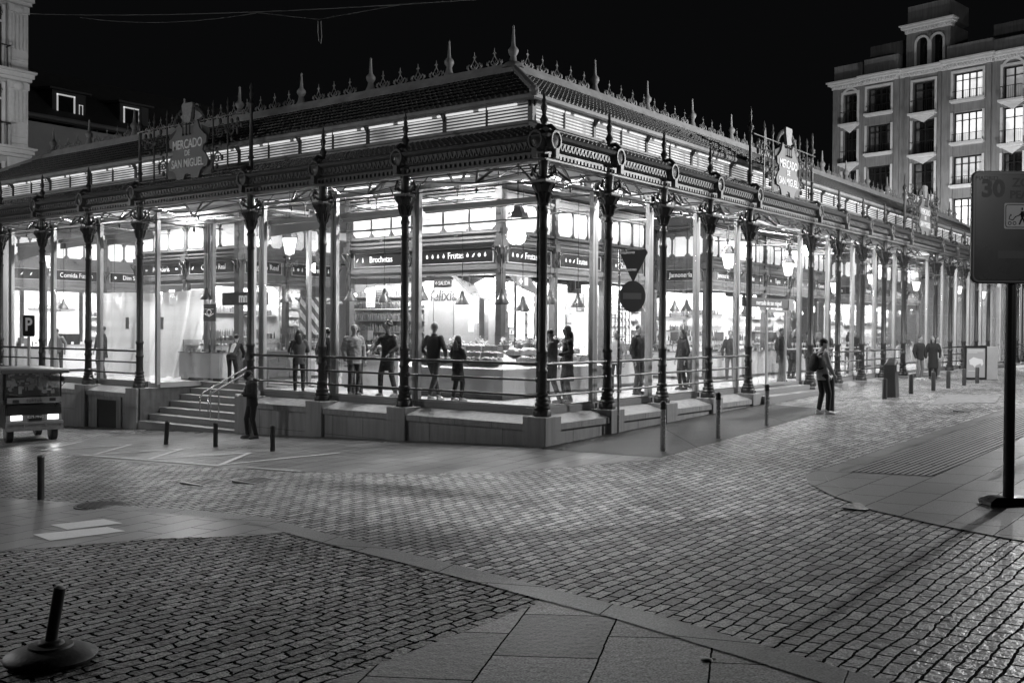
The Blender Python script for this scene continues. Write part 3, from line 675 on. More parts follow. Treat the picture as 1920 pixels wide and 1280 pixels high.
def menu_panels(fr, bays, root):
    for (a, b, *_) in bays:
        t = a+.12
        while t < b-.35:
            w_ = MENU_RND.uniform(.22,.5); z1 = MENU_RND.uniform(2.8,3.2); z0 = z1-MENU_RND.uniform(.25,.6); dp = -MENU_RND.uniform(.1,.9); dk = MENU_RND.random() < .5
            if MENU_RND.random() < .75:
                q = MB(); fr.box(q, t, t+w_, dp-.02, dp, z0, z1); p = q.build('menu_panel', WALLD if dk else SCREEN, root)
                q = MB(); z = z1-.07
                while z > z0+.05: fr.box(q, t+.04, t+w_*MENU_RND.uniform(.5,.9), dp+.001, dp+.004, z-.012, z+.004); z -= .05
                q.build('printed_lines', BOTL2 if dk else BLACK, p)
            t += w_+MENU_RND.uniform(.05,.3)
def fruits(n): return [(-1.02+.2*i, icon_shapes[(i*3+n) % 3]) for i in range(4)]+[(.42+.2*i, icon_shapes[(i*2+n) % 3]) for i in range(4)]
def pav_root(loc, label, group='stall pavilions under the market roof'): return empty('stall_pavilion', loc, label, 'stall pavilion', group)
B = pav_root((3.3,3.7,.12), 'grey corner pavilion with fruit signs and lit frosted windows, nearest the hall corner')
BL = pavilion('L', (3.3,9.2), [(0,2.42,'Brochetas',[(-.95,'leaf'),(-.72,'bottle'),(.85,'leaf')],0),(2.58,5.42,'Frutas',fruits(0),0)], B)
BR = pavilion('R', (3.3,3.7), [(.12,2.36,'Frutas',[(-.75,'drop'),(-.55,'disc'),(-.35,'leaf'),(.5,'disc'),(.7,'drop')],.08),(2.54,4.94,'Frutas',[(-.75,'drop'),(-.55,'disc'),(-.35,'leaf')],.08),(5.1,7.5,'Zumos',[(-.6,'disc')],0)], B)
A = pav_root((3.0,14.05,.12), 'grey pavilion with fishmonger and crab signs behind the left entrance steps')
AL = pavilion('L', (3.0,19.5), [(0,2.62,'Pescadería',[(-.85,'fish'),(.9,'fish')],0),(2.8,5.42,'Cangrejo Real',[(-1.0,'leaf')],.1)], A)
AR = pavilion('R', (3.0,14.05), [(.1,1.86,'Cangrejo Real',None,0),(2.04,4.1,'Taberna',[(-.82,'bottle'),(-.62,'disc'),(-.44,'bottle'),(.75,'bottle')],.05)], A)
Z_ = pav_root((1.0,25,.12), 'grey pavilion with dumpling and fusion food signs at the far left of the hall')
ZR = pavilion('R', (1.0,25), [(0,1.4,'',[(-.1,'leaf'),(.25,'leaf')],0),(1.58,3.85,'Comida Fusión',[(-1.0,'disc')],.05),(4.03,6.3,'Dim Sum',[(-.75,'disc'),(.85,'leaf')],0)], Z_)
Cc = pav_root((14.8,3.5,.12), 'grey pavilion with ham shop sign, just right of the right entrance')
CL = pavilion('L', (14.8,5.5), [(0,1.92,'Jamonería',[(-.75,'fish')],.05)], Cc)
CR = pavilion('R', (14.8,3.5), [(.1,2.4,'Jamonería',None,0),(2.58,4.9,'Bocados',[(.8,'bottle')],-.1),(5.08,7.4,'Tapas',[(-.7,'disc'),(.7,'disc')],0),(7.58,9.9,'Tostas',[(.7,'leaf')],-.1),(10.08,12.0,'Quesos',[(-.6,'drop')],0)], Cc)
D_ = pav_root((31,3.5,.12), 'grey pavilion beyond the second right entrance, seen edge on through many columns')
DL = pavilion('L', (31,5.5), [(0,1.92,'Vinos',None,0)], D_)
DR = pavilion('R', (31,3.5), [(.1,2.4,'Arroces',None,0),(2.58,4.9,'Dulces',None,0),(5.08,7.4,'Helados',None,0),(7.58,9.9,'Pan',None,0)], D_)
I_ = pav_root((12,14.2,.12), 'grey inner pavilion with bright stall front, deep in the hall between two others')
IL = pavilion('L', (11,14.2), [(0,2.5,'',None,0),(2.68,5.2,'',None,0)], I_)
J_ = pav_root((12,14.2,.12), 'grey pavilion deep behind the right entrance with a lit front')
JL = pavilion('L', (19.5,12.2), [(0,2.5,'',None,0),(2.68,5.2,'',None,0)], J_); 
# upper storey light strips on the corner pavilion
q = MB()
for a, b in ((6.29,5.65),(5.42,4.82),(4.6,3.99),(8.9,8.3),(8.0,7.4)): q.box(3.12,3.17,b,a,5.30,5.35)
q.build('light_strip', TUBEM, B)

# stall interiors: back walls, shelves with goods, counters, display cases --------------------------------------------
def shelf_goods(q, fr, t0, t1, w_, z, h=.26, step=.075, r=.028):
    t = t0
    while t < t1:
        hh = h*random.uniform(.75,1.05); c = fr.P(t, w_+random.uniform(-.03,.03), z)
        if random.random() < .75: q.lathe(c, [(r,0),(r,hh*.6),(r*.35,hh*.78),(r*.35,hh)], 6)
        else: fr.box(q, t-r, t+r, w_-.04, w_+.04, z, z+hh*.7)
        t += step*random.uniform(.9,1.3)
BK = {}
def backbar(fr, t0, t1, label, wall=None, depth=1.7, shelves=(1.2,1.6,2.0,2.4), dark=.4, full=True, group='back shelves of the stalls'):
    c = fr.P((t0+t1)/2, -depth, .12)
    r = empty('back_shelf', c, label, 'shelf', group)
    q = MB(); fr.box(q, t0, t1, -depth-.06, -depth, .12, 3.2); q.build('back_panel', wall or WALLB, r)
    for z in shelves:
        q = MB(); fr.box(q, t0+.1, t1-.1, -depth+.002, -depth+.22, z, z+.03); q.build('shelf', WALLD if random.random() < dark else WALLB, r)
        q = MB(); shelf_goods(q, fr, t0+.2, t1-.2, -depth+.12, z+.03); q.build('bottles' if random.random() < .6 else 'jars', BOTTLE if random.random() < .5 else BOTL2, r)
    return r
def counter(fr, t0, t1, w0, w1, label, h=1.05, case=True, front=None, goods=None, name='stall_counter'):
    c = fr.P((t0+t1)/2, (w0+w1)/2, .12); r = empty(name, c, label, 'counter', 'stall counters')
    q = MB(); fr.box(q, t0, t1, w0, w1, .22, h); q.build('body', front or COUNT, r)
    q = MB(); fr.box(q, t0+.02, t1-.02, w0+.02, w1-.06, .121, .22); q.build('plinth', WALLD, r)
    q = MB(); fr.box(q, t0-.02, t1+.02, w0-.02, w1+.03, h, h+.035); q.build('worktop', mat('counter_top', .35, .25), r)
    if case:
        q = MB(); z0, z1 = h+.036, h+.42
        fr.box(q, t0+.05, t1-.05, w1-.12, w1-.112, z0, z1); fr.box(q, t0+.05, t1-.05, w0+.1, w1-.1, z1, z1+.012); q.build('display_glass', GLASS, r)
        q = MB()
        for t in (t0+.05, (t0+t1)/2, t1-.06): fr.box(q, t-.01, t+.01, w1-.125, w1-.105, z0, z1); 
        fr.box(q, t0+.05, t1-.05, w0+.1, w1-.11, (z0+z1)/2, (z0+z1)/2+.012); q.build('case_frame', STEEL, r)
        q = MB(); t = t0+.15
        while t < t1-.15:
            for wz in (z0+.03, (z0+z1)/2+.04):
                q.ball(fr.P(t, (w0+w1)/2+random.uniform(-.05,.05), wz), (random.uniform(.05,.09),.06,.045), 6, 5)
            t += .17
        q.build('goods', goods or GOODS, r)
    q = MB(); shelf_goods(q, fr, t0+.1, t1-.1, w0+.1, h+(.42 if case else .04), h=.24, step=.13, r=.03); q.build('bottles', BOTTLE, r)
    tm = t0+(t1-t0)*random.uniform(.2,.8); q = MB(); fr.box(q, tm-.15, tm+.15, w0+.08, w0+.3, h+(.44 if case else .04), h+(.72 if case else .34)); q.build('till', WALLD, r)
    q = MB()
    for i in range(5):
        t = t0+.2+(t1-t0-.4)*i/4; fr.box(q, t-.05, t+.05, w1-.03, w1-.022, h+.05, h+.14)
    q.build('price_cards', WHITE, r)
    return r
def pend(loc, drop, group='dark bell pendant lamps over the counters', label='dark metal bell pendant lamp hanging over the stalls', s=1.0):
    t = empty('pendant_lamp', loc, label, 'pendant lamp', group)
    x, y, z = loc
    MB().lathe(loc, [(.035*s,.30*s),(.05*s,.22*s),(.07*s,.16*s),(.10*s,.12*s),(.165*s,.0),(.17*s,-.02*s),(.155*s,-.02*s)], 14, cap=False).build('lamp_shade', SHADEM, t)
    MB().tube([(x,y,z+.29*s),(x,y,z+drop)], .008, 4).build('cord', BLACK, t)
    MB().lathe((x,y,z-.012*s), [(.14*s,0),(.14*s,.006),(.05*s,.03*s)], 12).build('bulb', LITHOT, t)
    return t

backbar(BL, -1.7, 2.4, 'bottle shelves behind the stall under the brochettes sign', shelves=(1.0,1.35,1.7,2.05,2.4,2.75))
counter(BL, .15, 2.35, -.2, .5, 'glass-topped counter under the brochettes sign')
backbar(AR, 2.1, 4.05, 'bottle shelves of the tavern stall with striped canopy', wall=WALLB, shelves=(1.3,1.6,1.9,2.2,2.5))
counter(AR, 2.0, 3.9, -.4, .4, 'tavern counter with glass case behind the woman with the bag')
backbar(AR, .15, 1.85, 'wall panel with shelves under the second crab sign', wall=TILE, shelves=(1.5,2.3))
counter(AR, .1, 1.8, -.3, .35, 'low dark-topped counter under the second crab sign', front=WALLD)
backbar(AL, 2.85, 5.4, 'pale back wall of the crab stall', shelves=(2.2,))
backbar(AL, .05, 2.6, 'pale back wall of the fish stall behind hanging sheet', shelves=())
counter(AL, 3.4, 5.5, -.1, .75, 'long glass display case beside the hanging plastic sheet, left entrance', h=1.0)
backbar(ZR, 1.6, 3.85, 'bright back wall under the fusion food sign', wall=SCREEN, shelves=(2.5,))
backbar(ZR, 4.05, 6.3, 'shelved back wall under the dumpling sign', shelves=(1.4,1.8,2.2))
backbar(ZR, .0, 1.4, 'blank pale back wall at the far left stall', wall=STALLLITE, shelves=())
counter(ZR, 1.4, 3.2, .5, 1.2, 'pale counter with dark oven beneath the fusion food sign', h=1.1, case=False)
q = MB(); ZR.box(q, 1.6, 2.3, .6, 1.1, 1.14, 1.55); o = q.build('oven', BLACK, None, bevel=.03); tag(o, 'black oven standing on the pale counter at far left', 'oven')
counter(ZR, -.2, 1.2, .7, 1.3, 'dark counter with boxes at the far left stall', front=TILE, case=False)
backbar(CL, .05, 1.9, 'glowing ham stall wall left of the canopy sign', wall=GLOWW, shelves=(1.2,1.6,2.0,2.4))
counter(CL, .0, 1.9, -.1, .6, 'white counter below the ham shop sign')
for k, (a, b, wl, nm) in enumerate(((.15,2.4,SCREEN,'first'),(2.6,4.9,GLOWW,'second'),(5.1,7.4,GLOWW,'third'),(7.6,9.9,WALLB,'fourth'),(10.1,11.9,SCREEN,'fifth'))):
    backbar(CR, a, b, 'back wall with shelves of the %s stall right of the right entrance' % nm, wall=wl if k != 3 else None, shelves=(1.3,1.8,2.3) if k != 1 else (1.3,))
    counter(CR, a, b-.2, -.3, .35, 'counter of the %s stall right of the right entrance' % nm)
for k, (a, b, nm) in enumerate(((.15,2.4,'first'),(2.6,4.9,'second'),(5.1,7.4,'third'),(7.6,9.9,'fourth'))):
    backbar(DR, a, b, 'back wall of the %s stall of the farthest right pavilion' % nm, wall=(GLOWW, None, SCREEN, None)[k], shelves=(1.5,2.1))
    counter(DR, a, b-.2, -.3, .35, 'counter of the %s stall of the farthest right pavilion' % nm, case=False)
backbar(IL, .1, 2.4, 'bright shelved wall deep in the hall, left one', shelves=(1.2,1.6,2.0,2.4)); backbar(IL, 2.7, 5.1, 'bright shelved wall deep in the hall, right one', wall=SCREEN, shelves=(1.2,1.6,2.0))
backbar(JL, .1, 2.4, 'tall bottle wall deep behind the right entrance, left half', shelves=(1,1.4,1.8,2.2,2.6)); backbar(JL, 2.7, 5.1, 'tall bottle wall deep behind the right entrance, right half', wall=GLOWW, shelves=(1,1.4,1.8,2.2,2.6))
counter(JL, .5, 4.9, .4, 1.1, 'long white counter seen through the right entrance doors')
# gridded bright wall of bottles right of the corner block (two bays)
backbar(BR, 2.6, 4.9, 'bottle-filled back wall under the middle fruit sign', wall=WALLB, shelves=(1.1,1.4,1.7,2.0,2.3,2.6), depth=1.2)
backbar(BR, 5.15, 7.4, 'glowing juice stall wall full of bottles', wall=GLOWW, shelves=(1.0,1.3,1.6,1.9,2.2,2.5,2.8), depth=.8)
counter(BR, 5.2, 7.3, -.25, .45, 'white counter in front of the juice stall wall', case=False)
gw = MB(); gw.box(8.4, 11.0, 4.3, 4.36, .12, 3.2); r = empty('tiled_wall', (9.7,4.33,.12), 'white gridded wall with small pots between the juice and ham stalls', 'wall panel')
gw.build('panel', GLOWW, r); q = MB()
for i in range(12): q.box(8.45+i*.22, 8.465+i*.22, 4.27, 4.298, .3, 3.1)
for i in range(13): q.box(8.42, 10.98, 4.262, 4.269, .4+i*.21, .412+i*.21)
for i in range(11):
    for j in range(12):
        if random.random() < .6: q.ball((8.56+i*.22, 4.24, .47+j*.21), (.045,.03,.05), 5, 4)
q.build('pot_grid', STALLGREY, r)
q = MB(); q.box(11.3, 14.2, 7.2, 7.3, .12, 3.1); o = q.build('glowing_partition', SCREEN); tag(o, 'glowing white partition behind the glass doors of the right entrance', 'partition')
counter(Fr('R', (8.5,3.9)), 0, 2.4, -.2, .3, 'white counter in front of the gridded bright wall', case=False)

# corner fruit stand: L-shaped white counter with heaped crates of fruit
fs = empty('fruit_stand', (1.9,2.45,.12), 'white L-shaped fruit counter at the hall corner heaped with produce', 'fruit counter')
q = MB(); q.box(1.75,2.75,2.4,5.6,.24,.80); q.box(2.752,6.2,2.402,3.3,.24,.801); q.build('body', COUNT, fs)
q = MB(); q.box(1.79,2.7,2.44,5.55,.121,.24); q.box(2.702,6.15,2.44,3.25,.121,.24); q.build('plinth', mat('stone_plinth', .12, .5, 0, .3, 12), fs)
q = MB(); q.loft([[(1.72,2.38,.80),(1.72,2.38,.86),(2.75,3.3,1.35),(2.75,3.3,.80)],[(1.72,5.6,.80),(1.72,5.6,.86),(2.75,5.6,1.35),(2.75,5.6,.80)]]); q.loft([[(1.722,2.37,.802),(1.722,2.37,.862),(2.752,3.298,1.352),(2.752,3.298,.802)],[(6.2,2.37,.802),(6.2,2.37,.862),(6.2,3.3,1.352),(6.2,3.3,.802)]]); q.build('sloping_shelf', COUNT, fs)
def crate(x, y, z, sx, sy, tilt, face, label, k):
    t = empty('fruit_crate', (x, y, z), label, 'fruit crate', 'crates of fruit heaped on the corner counter')
    q = MB(); w_ = .012
    for b in ((-sx,sx,-sy,-sy+w_),(-sx,sx,sy-w_,sy),(-sx,-sx+w_,-sy+w_,sy-w_),(sx-w_,sx,-sy+w_,sy-w_)): q.box(x+b[0],x+b[1],y+b[2],y+b[3],z,z+.11)
    q.box(x-sx+w_,x+sx-w_,y-sy+w_,y+sy-w_,z+.004,z+.016); q.build('box', mat('crate_wood', .35, .6, 0, .2, 8), t)
    q = MB(); r = random.choice((.032,.04,.05)); a = -sx+.04
    while a < sx-.03:
        b = -sy+.04
        while b < sy-.03:
            q.ball((x+a+random.uniform(-.01,.01), y+b+random.uniform(-.01,.01), z+.06+random.uniform(.0,.07)), (r, r, r*random.uniform(.8,1.3)), 7, 5); b += r*1.7
        a += r*1.7
    q.build('fruit', (GOODS, GOODD, BOTL2)[k % 3], t)
k = 0; places = ['lowest row', 'middle row', 'top row']
for row in range(3):
    for i in range(5):
        crate(1.95+row*.3, 2.9+row*.22+i*.54, .98+row*.155, .13, .25, 0, 'L', 'crate of fruit, %s, number %s from the corner on the left side' % (places[row], ['one','two','three','four','five'][i]), k); k += 1
for row in range(2):
    for i in range(5):
        crate(2.95+i*.62, 2.58+row*.33, 1.0+row*.18, .26, .13, 0, 'R', 'crate of fruit, %s, number %s from the corner on the right side' % (places[row], ['one','two','three','four','five'][i]), k); k += 1
# leafy displays and glasses standing above the fruit
LEAF = mat('leafy_produce', .30, .5, 0, .5, 20)
for i, (x, y) in enumerate(((2.75,3.1),(2.7,3.9),(2.72,4.7),(3.4,3.15),(4.3,3.2),(5.2,3.2))):
    q = MB()
    for _ in range(60):
        a = random.uniform(0, 6.28); e = random.uniform(.2,1.4); r = random.uniform(.1,.24); p = Vector((x+r*math.cos(a)*math.cos(e), y+r*math.sin(a)*math.cos(e), 1.42+r*math.sin(e))); d = Vector((random.uniform(-1,1),random.uniform(-1,1),random.uniform(-1,1))).normalized()*.05; n = d.orthogonal().normalized()*.03
        q.add([p-d, p+n, p+d, p-n], [(0,1,2,3)])
    q.lathe((x,y,1.3), [(.09,0),(.12,.14)], 10)
    o = q.build('leafy_display', LEAF); tag(o, ['leafy bunch in a pot at the counter corner','leafy bunch in a pot, second along the left side','leafy bunch in a pot, third along the left side','leafy bunch in a pot, first along the right side','leafy bunch in a pot, second along the right side','leafy bunch in a pot, third along the right side'][i], 'produce display', 'leafy bunches standing above the fruit')
# stall back walls of the fruit stand: grey panels with lettering, bright strip lights and framed notices
r = empty('stall_wall', (4.2,6.5,.12), 'grey panelled stall wall with handwritten lettering left of the fruit stand', 'wall panel')
q = MB(); q.box(4.2,4.28,4.3,7.15,.12,3.2); q.box(4.28,6.6,5.9,5.98,.12,3.2); q.build('panel', TILE, r)
q = MB()
for y in (5.3,6.05,6.8): q.box(4.19,4.199,y-.006,y+.006,.2,3.15)
q.build('joints', WALLD, r)
text('lettering', 'felixia', .43, mat('dark_lettering', .04, .5), r, (4.19,6.42,2.76), (0,-1,0), up=(0,-.12,1), bold=.008)
q = MB(); q.box(4.188,4.192,5.2,6.0,1.3,2.3); o = q.build('door_leaf', STALLLITE, r)
q = MB(); q.box(4.18,4.187,5.3,5.5,1.75,2.05); q.build('notice', WHITE, r)
r = empty('exit_sign', (3.05,6.0,3.2), 'dark exit sign with arrow hanging left of the fruit stand', 'exit sign')
q = MB(); q.box(3.04,3.07,5.15,5.75,2.94,3.16); q.build('panel', WALLD, r); text('lettering', '←SALIDA', .15, TXT, r, (3.03,5.45,3.05), (0,-1,0), sx=.85)
r = empty('exit_sign', (3.6,3.2,3.3), 'small lit exit sign with white arrow and door by the corner post', 'exit sign')
q = MB(); q.box(3.35,3.85,3.19,3.22,2.95,3.2); q.build('panel', emit('exit_panel', .12, .3), r)
q = MB(); q.loft([[(3.42,3.18,3.07),(3.52,3.18,3.15),(3.52,3.18,3.1),(3.6,3.18,3.1),(3.6,3.18,3.04),(3.52,3.18,3.04),(3.52,3.18,2.99)],[(3.42,3.186,3.07),(3.52,3.186,3.15),(3.52,3.186,3.1),(3.6,3.186,3.1),(3.6,3.186,3.04),(3.52,3.186,3.04),(3.52,3.186,2.99)]]); q.box(3.68,3.78,3.18,3.186,2.98,3.17); q.build('pictogram', emit('exit_mark', 1.2), r)
# hanging strips of light and dark panels behind the corner post (bright vertical bands)
for i, (x, y, z0, z1, wd, mt, lb) in enumerate(((4.1,3.95,1.9,3.1,.1,LITHOT,0),(4.6,4.0,1.5,3.0,.16,GLOWW,0),(5.2,4.1,1.6,3.1,.1,LITHOT,0),(5.7,4.15,1.4,2.9,.2,WALLD,0),(6.3,4.2,1.6,3.1,.12,GLOWW,0),(3.9,5.0,2.0,3.1,.1,LITHOT,0),(3.75,4.6,1.5,2.9,.18,WALLD,0),(7.0,4.3,1.6,3.0,.15,LITHOT,0),(4.0,4.2,1.2,1.75,.25,WALLD,0))):
    q = MB(); q.box(x-wd/2, x+wd/2, y-wd/2, y+wd/2, z0, z1); o = q.build('light_column' if mt != WALLD else 'dark_banner', mt)
    tag(o, ('glowing upright light column' if mt != WALLD else 'dark hanging panel')+' behind the fruit counter, '+['nearest the corner post','second right of the post','third right of the post','right of the third light','fourth right of the post','deep on the left side','beside the deep left light','farthest right one','low down behind the crates'][i], 'lamp' if mt != WALLD else 'panel')
# dark draped canopies over the fruit stand
q = MB(); q.add([(3.2,5.3,3.25),(3.9,4.4,3.2),(3.3,4.0,2.55),(3.1,4.6,2.75)], [(0,1,2,3),(3,2,1,0)]); q.add([(3.5,3.6,3.25),(4.5,3.6,3.2),(5.0,3.6,2.7),(4.0,3.6,2.95)], [(0,1,2,3)]); 
q.T = None; o = q.build('dark_canopy', WALLD); s_ = o.modifiers.new('thick', 'SOLIDIFY'); s_.thickness = .02; tag(o, 'dark draped canopy cloths above the fruit counter', 'canopy')
# striped canopy panels of the tavern
r = empty('striped_canopy', (5.1,13.6,1.4), 'black and white diagonally striped panels above the tavern counter', 'canopy')
def stripes(q, O, ex, ey, W_, H_, n, nz, par=0):
    O, ex, ey, nz = Vector(O), Vector(ex), Vector(ey), Vector(nz); st = (W_+H_)/n
    for i in range(n):
        if i % 2 == par: continue
        a, b = i*st, (i+1)*st; poly = []
        for d in (a, b):
            p0 = (min(d,W_), max(0,d-W_)); p1 = (max(0,d-H_), min(d,H_)); poly += [p0, p1] if d == a else [p1, p0]
        # ensure corners inside the band are kept
        if a < W_ < b: poly.insert(4, (W_, 0)) 
        q.loft([[O+ex*x+ey*y for x, y in poly], [O+ex*x+ey*y+nz*.006 for x, y in poly]])
for O, ex, ey, W_, H_, n in (((5.05,13.75,2.85),(1,0,0),(0,-.35,-.25),2.0,.8,13),((4.95,13.35,1.6),(1,0,0),(0,0,1),1.1,1.25,11)):
    nn = Vector(ex).cross(Vector(ey)).normalized(); nn = nn if nn.y < 0 else -nn
    q = MB(); OO = Vector(O); q.loft([[OO, OO+Vector(ex)*W_, OO+Vector(ex)*W_+Vector(ey)*H_, OO+Vector(ey)*H_], [p-nn*.02 for p in (OO, OO+Vector(ex)*W_, OO+Vector(ex)*W_+Vector(ey)*H_, OO+Vector(ey)*H_)]]); q.build('canopy_cloth', WALLD, r)
    q = MB(); stripes(q, OO+nn*.004, ex, ey, W_, H_, n, nn); q.build('stripes', BOTL2, r)
# projecting box sign "mm" and menu board with emblem near the left entrance
r = empty('shop_sign', (2.5,12.6,2.7), 'dark box sign reading mm beside the left entrance column', 'shop sign')
q = MB(); q.box(2.46,2.54,12.0,14.15,2.52,2.92); q.build('panel', WALLD, r); text('lettering', 'mm', .42, TXT, r, (2.45,13.05,2.74), (0,-1,0), sx=.8, bold=.012)
r = empty('menu_board', (2.2,14.4,2.2), 'dark square board with pale emblem below a bell lamp', 'menu board')
q = MB(); q.box(2.18,2.22,14.12,14.72,2.02,2.56); q.build('board', WALLD, r); q = MB(); q.tube([(2.17,14.42+.11*math.cos(a*.7),2.3+.08*math.sin(a*.7)) for a in range(10)], .012, 5)
q.tube([(2.17,14.64,2.26),(2.17,14.42,2.17),(2.17,14.2,2.26)], .014, 5); q.tube([(2.17,14.2,2.40),(2.17,14.64,2.40)], .008, 4); q.build('emblem', TXT, r)
# hanging translucent plastic sheet
rnd = random.Random(3); q = MB(); rows_ = []
nU, nV = 70, 26; W_ = 6.4
for j in range(nV+1):
    v = j/nV; row = []
    for i in range(nU+1):
        u = i/nU; z = 3.0-2.86*v
        y = 21.2-W_*u*(1-.10*v)-.35*v*(1-u)
        fold = .05*math.sin(u*31+2*v)+.035*math.sin(u*53+3*v*v)+.09*v*math.sin(u*13+1)+.05*v*v*math.sin(u*70)
        if u < .3: fold += .35*v*math.sin(min(1, u/.3)*math.pi)
        x = 2.55-fold-.28*v*v
        row.append((x, y, z+.05*math.sin(u*9)*(1-v)*.6+(.05*abs(math.sin(u*23)) if j == nV else 0)))
    rows_.append(row)
q.loft(rows_, False, False, closed=False, smooth=True)
PL = bpy.data.materials.new('plastic_sheeting'); PL.use_nodes = True; nt = PL.node_tree; nt.nodes.clear()
o_ = nt.nodes.new('ShaderNodeOutputMaterial'); d_ = nt.nodes.new('ShaderNodeBsdfDiffuse'); tl = nt.nodes.new('ShaderNodeBsdfTranslucent'); tp = nt.nodes.new('ShaderNodeBsdfTransparent'); m1 = nt.nodes.new('ShaderNodeMixShader'); m2 = nt.nodes.new('ShaderNodeMixShader'); gl = nt.nodes.new('ShaderNodeBsdfGlossy'); gl.inputs['Roughness'].default_value = .25; m3 = nt.nodes.new('ShaderNodeMixShader')
d_.inputs[0].default_value = (.8,.8,.8,1); tl.inputs[0].default_value = (.8,.8,.8,1); m1.inputs[0].default_value = .45; m2.inputs[0].default_value = .12; m3.inputs[0].default_value = .08
nt.links.new(d_.outputs[0], m1.inputs[1]); nt.links.new(tl.outputs[0], m1.inputs[2]); nt.links.new(m1.outputs[0], m2.inputs[1]); nt.links.new(tp.outputs[0], m2.inputs[2]); nt.links.new(m2.outputs[0], m3.inputs[1]); nt.links.new(gl.outputs[0], m3.inputs[2]); nt.links.new(m3.outputs[0], o_.inputs[0])
o = q.build('plastic_sheet', PL); tag(o, 'large translucent plastic sheet hanging in folds left of the entrance', 'plastic sheet')
q = MB(); q.box(2.2,2.215,16.9,17.25,1.75,2.15); o = q.build('paper_notice', TILE); tag(o, 'grey paper notice stuck on the plastic sheet, right one', 'notice'); 
q = MB(); q.box(2.2,2.215,18.9,19.1,1.75,2.15); o = q.build('paper_notice', TILE); tag(o, 'grey paper notice stuck on the plastic sheet, left one', 'notice')
# pendants
pos = [('left of the entrance board',(2.2,14.6,2.72)),('near the tavern canopy',(2.2,12.15,2.55)),('second near the tavern',(2.2,10.8,2.6)),('above the puffer coat visitor',(2.2,8.1,2.6)),('right of it, over the long coat visitor',(2.2,6.8,2.55)),('left of the lettered wall',(2.2,5.45,2.6)),
 ('just left of the corner column',(1.7,2.4,2.45)),('third over the fruit',(2.6,2.45,2.3)),('right of the corner column',(3.7,2.4,2.5)),('fifth over the fruit',(5.0,2.4,2.45)),('left of the no entry sign',(8.2,2.4,2.4)),('over the gridded wall',(11.2,2.4,2.45)),('beside the entrance canopy',(13.4,4.0,2.5)),('over the glowing wall past the door',(16.0,2.6,2.35)),('second past the door',(18.2,2.6,2.35)),('third past the door',(20.5,2.6,2.35)),('on the lettered wall side',(3.2,4.9,2.5)),('over the far left stall',(2.8,24.2,2.5)),('second over the far left stall',(4.9,24.2,2.5))]
for nm, p in pos: pend(p, 5.2-p[2] if p[0] > 3 or p[1] > 3 else 3.0, label='dark bell pendant lamp '+nm, s=1.15)
# big hanging lanterns
LANG = emit('lantern_glow', 4.5)
def lantern(loc, label, s=1.0, group='square street-style lanterns hanging along the aisle'):
    t = empty('hanging_lantern', loc, label, 'lantern', group); x, y, z = loc
    q = MB(); q.lathe((x,y,z), [(.13*s,-.25*s),(.22*s,.2*s)], 6, False, cap=True); q.build('lit_glass', LANG, t)
    q = MB(); q.lathe((x,y,z), [(.235*s,.2*s),(.25*s,.22*s),(.24*s,.27*s),(.15*s,.38*s),(.13*s,.46*s),(.06*s,.5*s)], 6, False); q.lathe((x,y,z-.25*s), [(.02,-.14*s),(.04,-.1*s),(.02,-.06*s),(.14*s,0),(.14*s,.0)], 6)
    for i in range(6):
        a = i*math.pi/3; q.tube([(x+.135*s*math.cos(a),y+.135*s*math.sin(a),z-.25*s),(x+.225*s*math.cos(a),y+.225*s*math.sin(a),z+.2*s)], .010, 4)
    for i in range(6): a = i*math.pi/3; q.ball((x+.2*s*math.cos(a),y+.2*s*math.sin(a),z+.32*s), .03*s, 6, 4)
    q.build('lantern_frame', mat('lantern_iron', .2, .5, .3), t)
    MB().tube([(x,y,z+.5*s),(x,y,6.2)], .012, 4).build('suspension_rod', IRON, t)
    lamp('lantern_light', 'POINT', (x,y,z-.6*s), 75, parent=t, size=.15)
for (p, nm, s) in (((1.85,10.24,4.2),'over the tavern side',1.0),((1.85,23.4,4.2),'far left beside the end wall',.9),((1.57,1.85,4.22),'largest, at the hall corner',1.05),((13.03,1.85,4.12),'left of the entrance canopy',1.0),((18.07,1.85,4.1),'first right of the entrance',.95),((23.0,1.85,3.6),'second right of the entrance, hung low',.9),((27.6,1.85,4.15),'third right of the entrance',.9),((34.5,1.85,4.1),'fourth right of the entrance',.9),((42.9,1.85,4.2),'fifth right of the entrance',.9),((48.7,1.85,4.1),'farthest right',.9)):
    lantern(p, 'lit tapered lantern hanging in the aisle, '+nm, s)
lantern((3.9,4.25,2.9), 'small low lantern with bright glass under the middle fruit sign', .7)
GLOBE = emit('globe_glow', 3)
rg = random.Random(5); names = ['first','second','third','fourth','fifth','sixth','seventh','eighth','ninth','tenth','eleventh','twelfth','thirteenth','fourteenth','fifteenth','sixteenth']
for i in range(16):
    x, y, z = 15.2+i*1.05+rg.uniform(-.2,.2), rg.uniform(2.3,3.2), rg.uniform(2.45,3.1)
    t = empty('globe_lamp', (x,y,z), 'small glowing globe lamp over the right stalls, %s from the entrance' % names[i], 'globe lamp', 'small globe lamps over the right stalls')
    MB().ball((x,y,z), .075, 10, 8).build('globe', GLOBE, t); MB().tube([(x,y,z+.07),(x,y,5.6)], .006, 4).build('cord', BLACK, t)
for i in range(9):
    x, y, z = 3.25+rg.uniform(-.1,.3), 4.1+i*.62, rg.uniform(2.5,3.0)
    t = empty('globe_lamp', (x,y,z), 'small glowing globe lamp over the left stalls, %s from the corner post' % names[i], 'globe lamp', 'small globe lamps over the left stalls')
    MB().ball((x,y,z), .06, 10, 8).build('globe', GLOBE, t); MB().tube([(x,y,z+.06),(x,y,3.3)], .005, 4).build('cord', BLACK, t)
